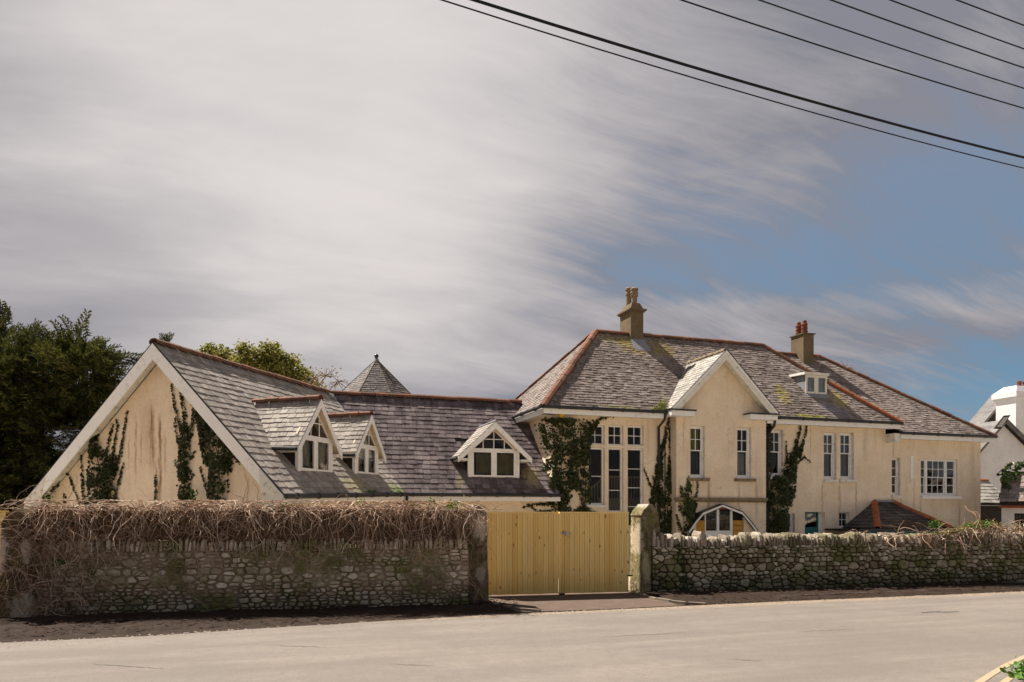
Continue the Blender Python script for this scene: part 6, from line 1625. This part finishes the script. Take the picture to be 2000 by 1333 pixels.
# ---- heap of cut creeper and green shoots on the right end of the right wall
def heap():
    R = random.Random(14); S = []; lv = LeafSet(14); ld = LeafSet(15); e1, e2 = FR.e1, FR.e2
    prof = lambda a: .02+.16*math.exp(-((a-8.5)/.75)**2)+.20*max(0, min(1, (a-8.1)/1.0))
    for i in range(760):
        a = R.uniform(6.9, 12.5) if R.random() < .93 else R.uniform(5.2, 7.2); h = prof(a)
        p = FR.P(a, R.uniform(-.12, .3), 1.20+h*R.random()+.03); d = e1*R.uniform(-1, 1)+e2*R.uniform(-.4, .2)+Vector((0, 0, R.uniform(-.5, .35)))
        r = R.uniform(.004, .012)*(1.9 if R.random() < .07 else 1); S.append((wander(p, d, R.uniform(.2, .8), 9, .25, -.12, R), r, r*.5))
    for (a, h) in ((7.2, .35), (7.6, .45), (7.9, .30), (8.4, .25)):
        p = FR.P(a, .05, 1.2); S.append((wander(p, -e1*.6+Vector((0, 0, 1)), h, 8, .18, .05, R), .012, .006))
    for i in range(1300):
        a = R.gauss(8.25, .55) if R.random() < .7 else R.uniform(6, 12); p = FR.P(a, R.uniform(-.1, .25), 1.22+prof(a)*R.uniform(.6, 1.25)+R.gauss(0, .02))
        (lv if R.random() < .62 else ld).add(p, (0, -.5, .9), R.uniform(.014, .032), .7)
    for i in range(160):
        a = 7.45+R.gauss(0, .10); lv.add(FR.P(a, .05, 1.42+abs(R.gauss(0, .09))), (0, -.5, .8), .025, .7)
    root = thing('dead_creeper_heap', 'heap of cut brown creeper with green shoots on the right end of the rubble wall', 'creeper', tuple(FR.P(8.5, 0, 1.2)))
    strands_mesh('stems', S, 'vine_bark', root, kind='stuff'); lv.build('green_shoots', 'bush_leaf', root); ld.build('dry_leaves', 'dry_leaf', root)
    ivy('dark ivy patch hanging down the right wall beside the mossy pillar', FR, 0, [[(1338, 1165, 12), (1333, 1120, 9), (1330, 1090, 8), (1322, 1065, 6)], [(1345, 1165, 10), (1350, 1140, 6)]], 120, size=.03, dens=.6, bmax=.08)
heap()
# ================================================================= BUILDINGS BEHIND
mk_slate('slate_tower', [(.10, .08, .075), (.15, .125, .115), (.21, .18, .165)], .4, (.30, .27, .23), dark_streak=.4)
def tower():
    c = Vector((-.1765*31, 31, 0)); ap = 1.75+308/1500*31; zb = ap-2.55; Rr = 2.45; n = 8; th0 = math.radians(22.5+8)
    root = thing('turret', 'pointed eight sided slate turret roof behind the low link range', 'building', tuple(c)); SLT = Slates()
    body = MB(); pts = [c+Vector((math.cos(th0+2*math.pi*i/n)*Rr, math.sin(th0+2*math.pi*i/n)*Rr, 0)) for i in range(n)]
    for i in range(n):
        a, b = pts[i], pts[(i+1) % n]; a2, b2 = c.lerp(a, .88), c.lerp(b, .88); body.poly([a2, b2, b2+Vector((0, 0, zb+.1)), a2+Vector((0, 0, zb+.1))])
    body.build('wall', 'cream_render', root); top = c+Vector((0, 0, ap-.12)); rfm = MB()
    for i in range(n):
        a = pts[i]+Vector((0, 0, zb)); b = pts[(i+1) % n]+Vector((0, 0, zb)); rfm.poly([a, b, top])
    rf_ = rfm.build('roof', 'dark_board', root)
    for i in range(n):
        a = pts[i]+Vector((0, 0, zb)); b = pts[(i+1) % n]+Vector((0, 0, zb)); e = (b-a); L = e.length; e.normalize(); m = (a+b)/2; up_ = top-m; T = up_.length; up_.normalize()
        vis = (m-c).y < .8
        SLT.surf(rf_, lambda s, t, m=m, e=e, up_=up_: m+e*s+up_*t, T, lambda t, L=L, T=T: (-L/2*(1-t/T), L/2*(1-t/T)), .135, .22, 'slate_tower', seed=60+i, visible=vis)
        MB().tube([a+Vector((0, 0, .03)), top+Vector((0, 0, .02))], .02, 5).build('hip_roll', 'chimney_render', rf_)
    SLT.build(280)
    MB().lathe(tuple(top-Vector((0, 0, .38))), [(.30, 0), (.16, .22), (.07, .42), (.06, .44)], 8).build('lead_cap', 'lead', root); MB().lathe(tuple(top+Vector((0, 0, .06))), [(.05, 0), (.085, .04), (.09, .10), (.06, .15), (.01, .17)], 10).build('finial', 'gutter_black', root, smooth=True)
tower()

def neighbours():
    F = Frame(22.0, 36.0, (.95, .31)); q = lambda u, v, b=0: (lambda r: F.P(r[0], b, r[1]))(F.px(u, v, b))
    root = thing('white_house', 'white rendered gabled house with a big white chimney at the right edge', 'house', (24, 38, 0))
    # front gable
    wl_ = [q(1896, 1060), q(2075, 1060), q(2075, 930), q(1966, 824), q(1896, 905)]
    MB().prism(wl_, F.e2*6).build('wall', 'white_render', root)
    for (u0, v0, u1, v1) in ((1966, 820, 2085, 938), (1966, 820, 1890, 908)):
        p0, p1 = q(u0, v0, -.25), q(u1, v1, -.25); MB().prism([p0, p1, p1-Vector((0, 0, .16)), p0-Vector((0, 0, .16))], F.e2*6.4).build('roof', 'dark_board' if u1 > u0 else 'slate_grey', root)
    p0, p1 = q(1966, 818, -.27), q(2085, 936, -.27); MB().prism([p0+Vector((0, 0, .05)), p1+Vector((0, 0, .05)), p1-Vector((0, 0, .22)), p0-Vector((0, 0, .22))], F.e2*.04).build('bargeboard', 'slate_grey', root)
    # rear taller gable
    MB().prism([q(1880, 1000, 6.2), q(2100, 1000, 6.2), q(2100, 900, 6.2), q(1976, 768, 6.2), q(1890, 880, 6.2)], F.e2*1.2).build('wall', 'white_render', root)
    p0, p1 = q(1974, 763, 5.6), q(1872, 884, 5.6); MB().prism([p0, p1, p1-Vector((0, 0, .2)), p0-Vector((0, 0, .2))], F.e2*1.1).build('roof', 'slate_grey', root)
    MB().prism([p0-F.e2*.02, p1-F.e2*.02, p1-F.e2*.02+F.e1*.75-Vector((0, 0, .1)), p0-F.e2*.02+F.e1*.30-Vector((0, 0, .45))], F.e2*.05).build('soffit', 'dark_board', root)
    MB().prism([p0-F.e2*.05+Vector((0, 0, .04)), p1-F.e2*.05+Vector((0, 0, .04)), p1-F.e2*.05-Vector((0, 0, .13)), p0-F.e2*.05-Vector((0, 0, .13))], F.e2*.03).build('bargeboard', 'slate_grey', root)
    # chimney
    a0 = F.px(1984, 0, 4.0)[0]; z0, z1 = 4.0, F.px(1990, 765, 4.0)[1]
    ch = MB().box(F, a0, a0+1.5, 4.0, 5.2, z0, z1).build('chimney', 'white_render', root)
    MB().box(F, a0-.10, a0+1.6, 3.9, 5.3, z1-.42, z1-.30).box(F, a0-.15, a0+1.65, 3.85, 5.35, z1-.295, z1).build('cornice', 'white_render', ch)
    t = F.px(1990, 752, 4.0)[1]
    MB().hexa([F.P(a0-.1, 3.9, z1+.002), F.P(a0+1.6, 3.9, z1+.002), F.P(a0+1.6, 5.3, z1+.002), F.P(a0-.1, 5.3, z1+.002), F.P(a0+.3, 4.2, t), F.P(a0+1.2, 4.2, t), F.P(a0+1.2, 5.0, t), F.P(a0+.3, 5.0, t)]).build('chimney_cap', 'white_render', ch)
    for k in range(2): MB().lathe(tuple(F.P(a0+1.0+k*.4, 4.6, t-.02)), [(.12, 0), (.10, .25), (.13, .28), (.13, .34), (.09, .36)], 10).build('chimney_pot', 'orange_pot', ch)
    # roof window standing above the front slope
    w0 = [q(1942, 838, -.4), q(1962, 812, -.4), q(1974, 811, -.4), q(1955, 838, -.4)]
    MB().prism(w0, F.e2*.06).build('roof_window', 'dark_board', root)
    c = sum(w0, Vector())/4; w1 = [c+(p-c)*.74-F.e2*.01 for p in w0]; MB().prism(w1, F.e2*.02).build('pane', 'curtain_grey', root)
    # lower lean-to with slates and terracotta ridge
    G = Frame(18.6, 31.5, (.95, .31)); g = lambda u, v, b=0: (lambda r: G.P(r[0], b, r[1]))(G.px(u, v, b))
    lt_ = thing('lean_to', 'pale slate lean-to roof with an orange ridge between the cream house and the outbuilding', 'building', tuple(g(1935, 1060)))
    aL, aR = G.px(1900, 0)[0], G.px(1975, 0)[0]; zE_, zR_ = G.px(1930, 983)[1], G.px(1930, 939, 1.1)[1]
    dk = MB().prism([G.P(aL, 0, zE_-.03), G.P(aL, 1.1, zR_-.03), G.P(aL, 1.1, zR_-.10), G.P(aL, 0, zE_-.10)], G.e1*(aR-aL)).build('roof', 'dark_board', lt_)
    sl = Slates(); sl.surf(dk, lambda s, t: G.P(aL+s, t, zE_+(zR_-zE_)*t/1.1), 1.1, lambda t: (0, aR-aL), .16, .3, 'slate_pale', seed=90); sl.build(150)
    ridge_tiles(G.P(aL, 1.12, zR_+.03), G.P(aR, 1.12, zR_+.03), 5, dk, 'terracotta_hip_bright', r=.09)
    MB().box(G, aL, aR, .15, 1.1, 0, zE_-.11).build('wall', 'dark_board', lt_)
    # outbuilding with ivy
    Q = Frame(17.4, 27.4, (.80, -.60)); k = lambda u, v, b=0: (lambda r: Q.P(r[0], b, r[1]))(Q.px(u, v, b))
    ob = thing('outbuilding', 'white outbuilding with an ivy topped slate roof and dark window at the right edge', 'building', tuple(k(1980, 1080)))
    a0 = Q.px(1952, 0)[0]; aw = Q.px(1956, 0, .2)[0]; zE_ = Q.px(1980, 981)[1]; T = 1.3; zR_ = Q.px(1990, 922, T)[1]
    dk = MB().prism([Q.P(a0, 0, zE_-.03), Q.P(a0, T, zR_-.03), Q.P(a0, 2*T, zE_-.03), Q.P(a0, 2*T, zE_-.12), Q.P(a0, T, zR_-.12), Q.P(a0, 0, zE_-.12)], Q.e1*5).build('roof', 'dark_board', ob)
    sl = Slates(); sl.surf(dk, lambda s, t: Q.P(a0+s, t, zE_+(zR_-zE_)*t/T), T, lambda t: (0, 5), .16, .28, 'slate_main', seed=91, jit=1.6); sl.surf(dk, lambda s, t: Q.P(a0+s, 2*T-t, zE_+(zR_-zE_)*t/T), T, lambda t: (0, 5), .3, .4, 'slate_main', seed=92, visible=False); sl.build(120)
    h = [Q.px(1981, 0, .2)[0], Q.px(2003, 0, .2)[0], Q.px(1990, 1040, .2)[1], Q.px(1990, 1003, .2)[1]]
    w_ = MB(); wall_face(w_, Q, .2, aw, aw+4.8, 0, ((lambda a: zE_-.04), []), [h], .15); w_.poly([Q.P(aw, .2, 0), Q.P(aw, .2, zE_), Q.P(aw, T, zR_-.1), Q.P(aw, 2*T-.2, zE_), Q.P(aw, 2*T-.2, 0)]); w_.build('wall', 'white_render', ob)
    f = MB(); rect_frame(f, Q, .27, .33, h[0]+.002, h[1]-.002, h[2]+.002, h[3]-.002, .03); bars(f, Q, .28, h[0]+.03, h[1]-.03, h[2]+.03, h[3]-.03, 3, 2, .02); wn = f.build('window', 'dark_iron', ob); MB().box(Q, h[0]+.03, h[1]-.03, .30, .305, h[2]+.03, h[3]-.03).build('pane', 'glass', wn)
    MB().box(Q, h[0]-.2, h[1]+.2, .8, .82, .1, zE_).build('interior_wall', 'interior', ob)
    MB().box(Q, a0-.0, a0+5, -.03, .19, zE_-.21, zE_-.125).build('fascia', 'red_timber', ob)
    ivy('leafy ivy climbing over the outbuilding roof at the right edge', Q, .6, [[(1975, 975, 5), (1965, 945, 10), (1972, 925, 18), (1985, 908, 18), (2000, 905, 20), (2020, 905, 20)], [(1958, 920, 3), (1966, 918, 8)], [(1990, 925, 20), (2015, 925, 20)], [(1952, 975, 2), (1958, 960, 3), (1963, 945, 5)]], 130, size=.05, fresh=.22, bmax=.3, dens=.8, loc=tuple(k(1975, 1080)))
neighbours()

# ================================================================= OVERHEAD WIRES
def wires():
    W_ = [((925, 0), (2000, 308), .018, 'wire_black', 'thickest black overhead cable, the upper of the close pair', 1), ((862, 0), (2000, 329), .009, 'wire_black', 'thin black overhead cable just below the thickest one', 1),
          ((1330, 0), (2000, 212), .009, 'wire_black', 'thin dark overhead cable, the next one above the thickest cable', 0), ((1482, 0), (2000, 173), .0085, 'wire_green', 'greenish overhead wire, the second one above the thickest cable', 0),
          ((1622, 0), (2000, 133), .009, 'wire_green', 'greenish overhead wire, the third one above the thickest cable', 0), ((1738, 0), (2000, 96), .008, 'wire_black', 'dark overhead wire, last but one before the upper right corner', 0), ((1868, 0), (2000, 50), .008, 'wire_black', 'short dark overhead wire nearest the upper right corner', 0)]
    for (a, b, r, mt, lab, thick) in W_:
        Ya = 9.0; Yb = Ya*CY/(CY-b[1])          # the wires run level, so depth follows from the height they show at
        A = Vector(px3(*a, Ya)); B = Vector(px3(*b, Yb)); L = (B-A).length; d = (B-A)/L; pts = []
        for i in range(61):
            q = -26+i*1.0; p = A+d*q; p.z += .0028*(q*q-L*q); pts.append(tuple(p))
        m = MB().tube(pts, r, 6); o = m.build('overhead_wire', mt, smooth=True); tag(o, lab, 'cable', 'overhead cables in the upper right')
wires()
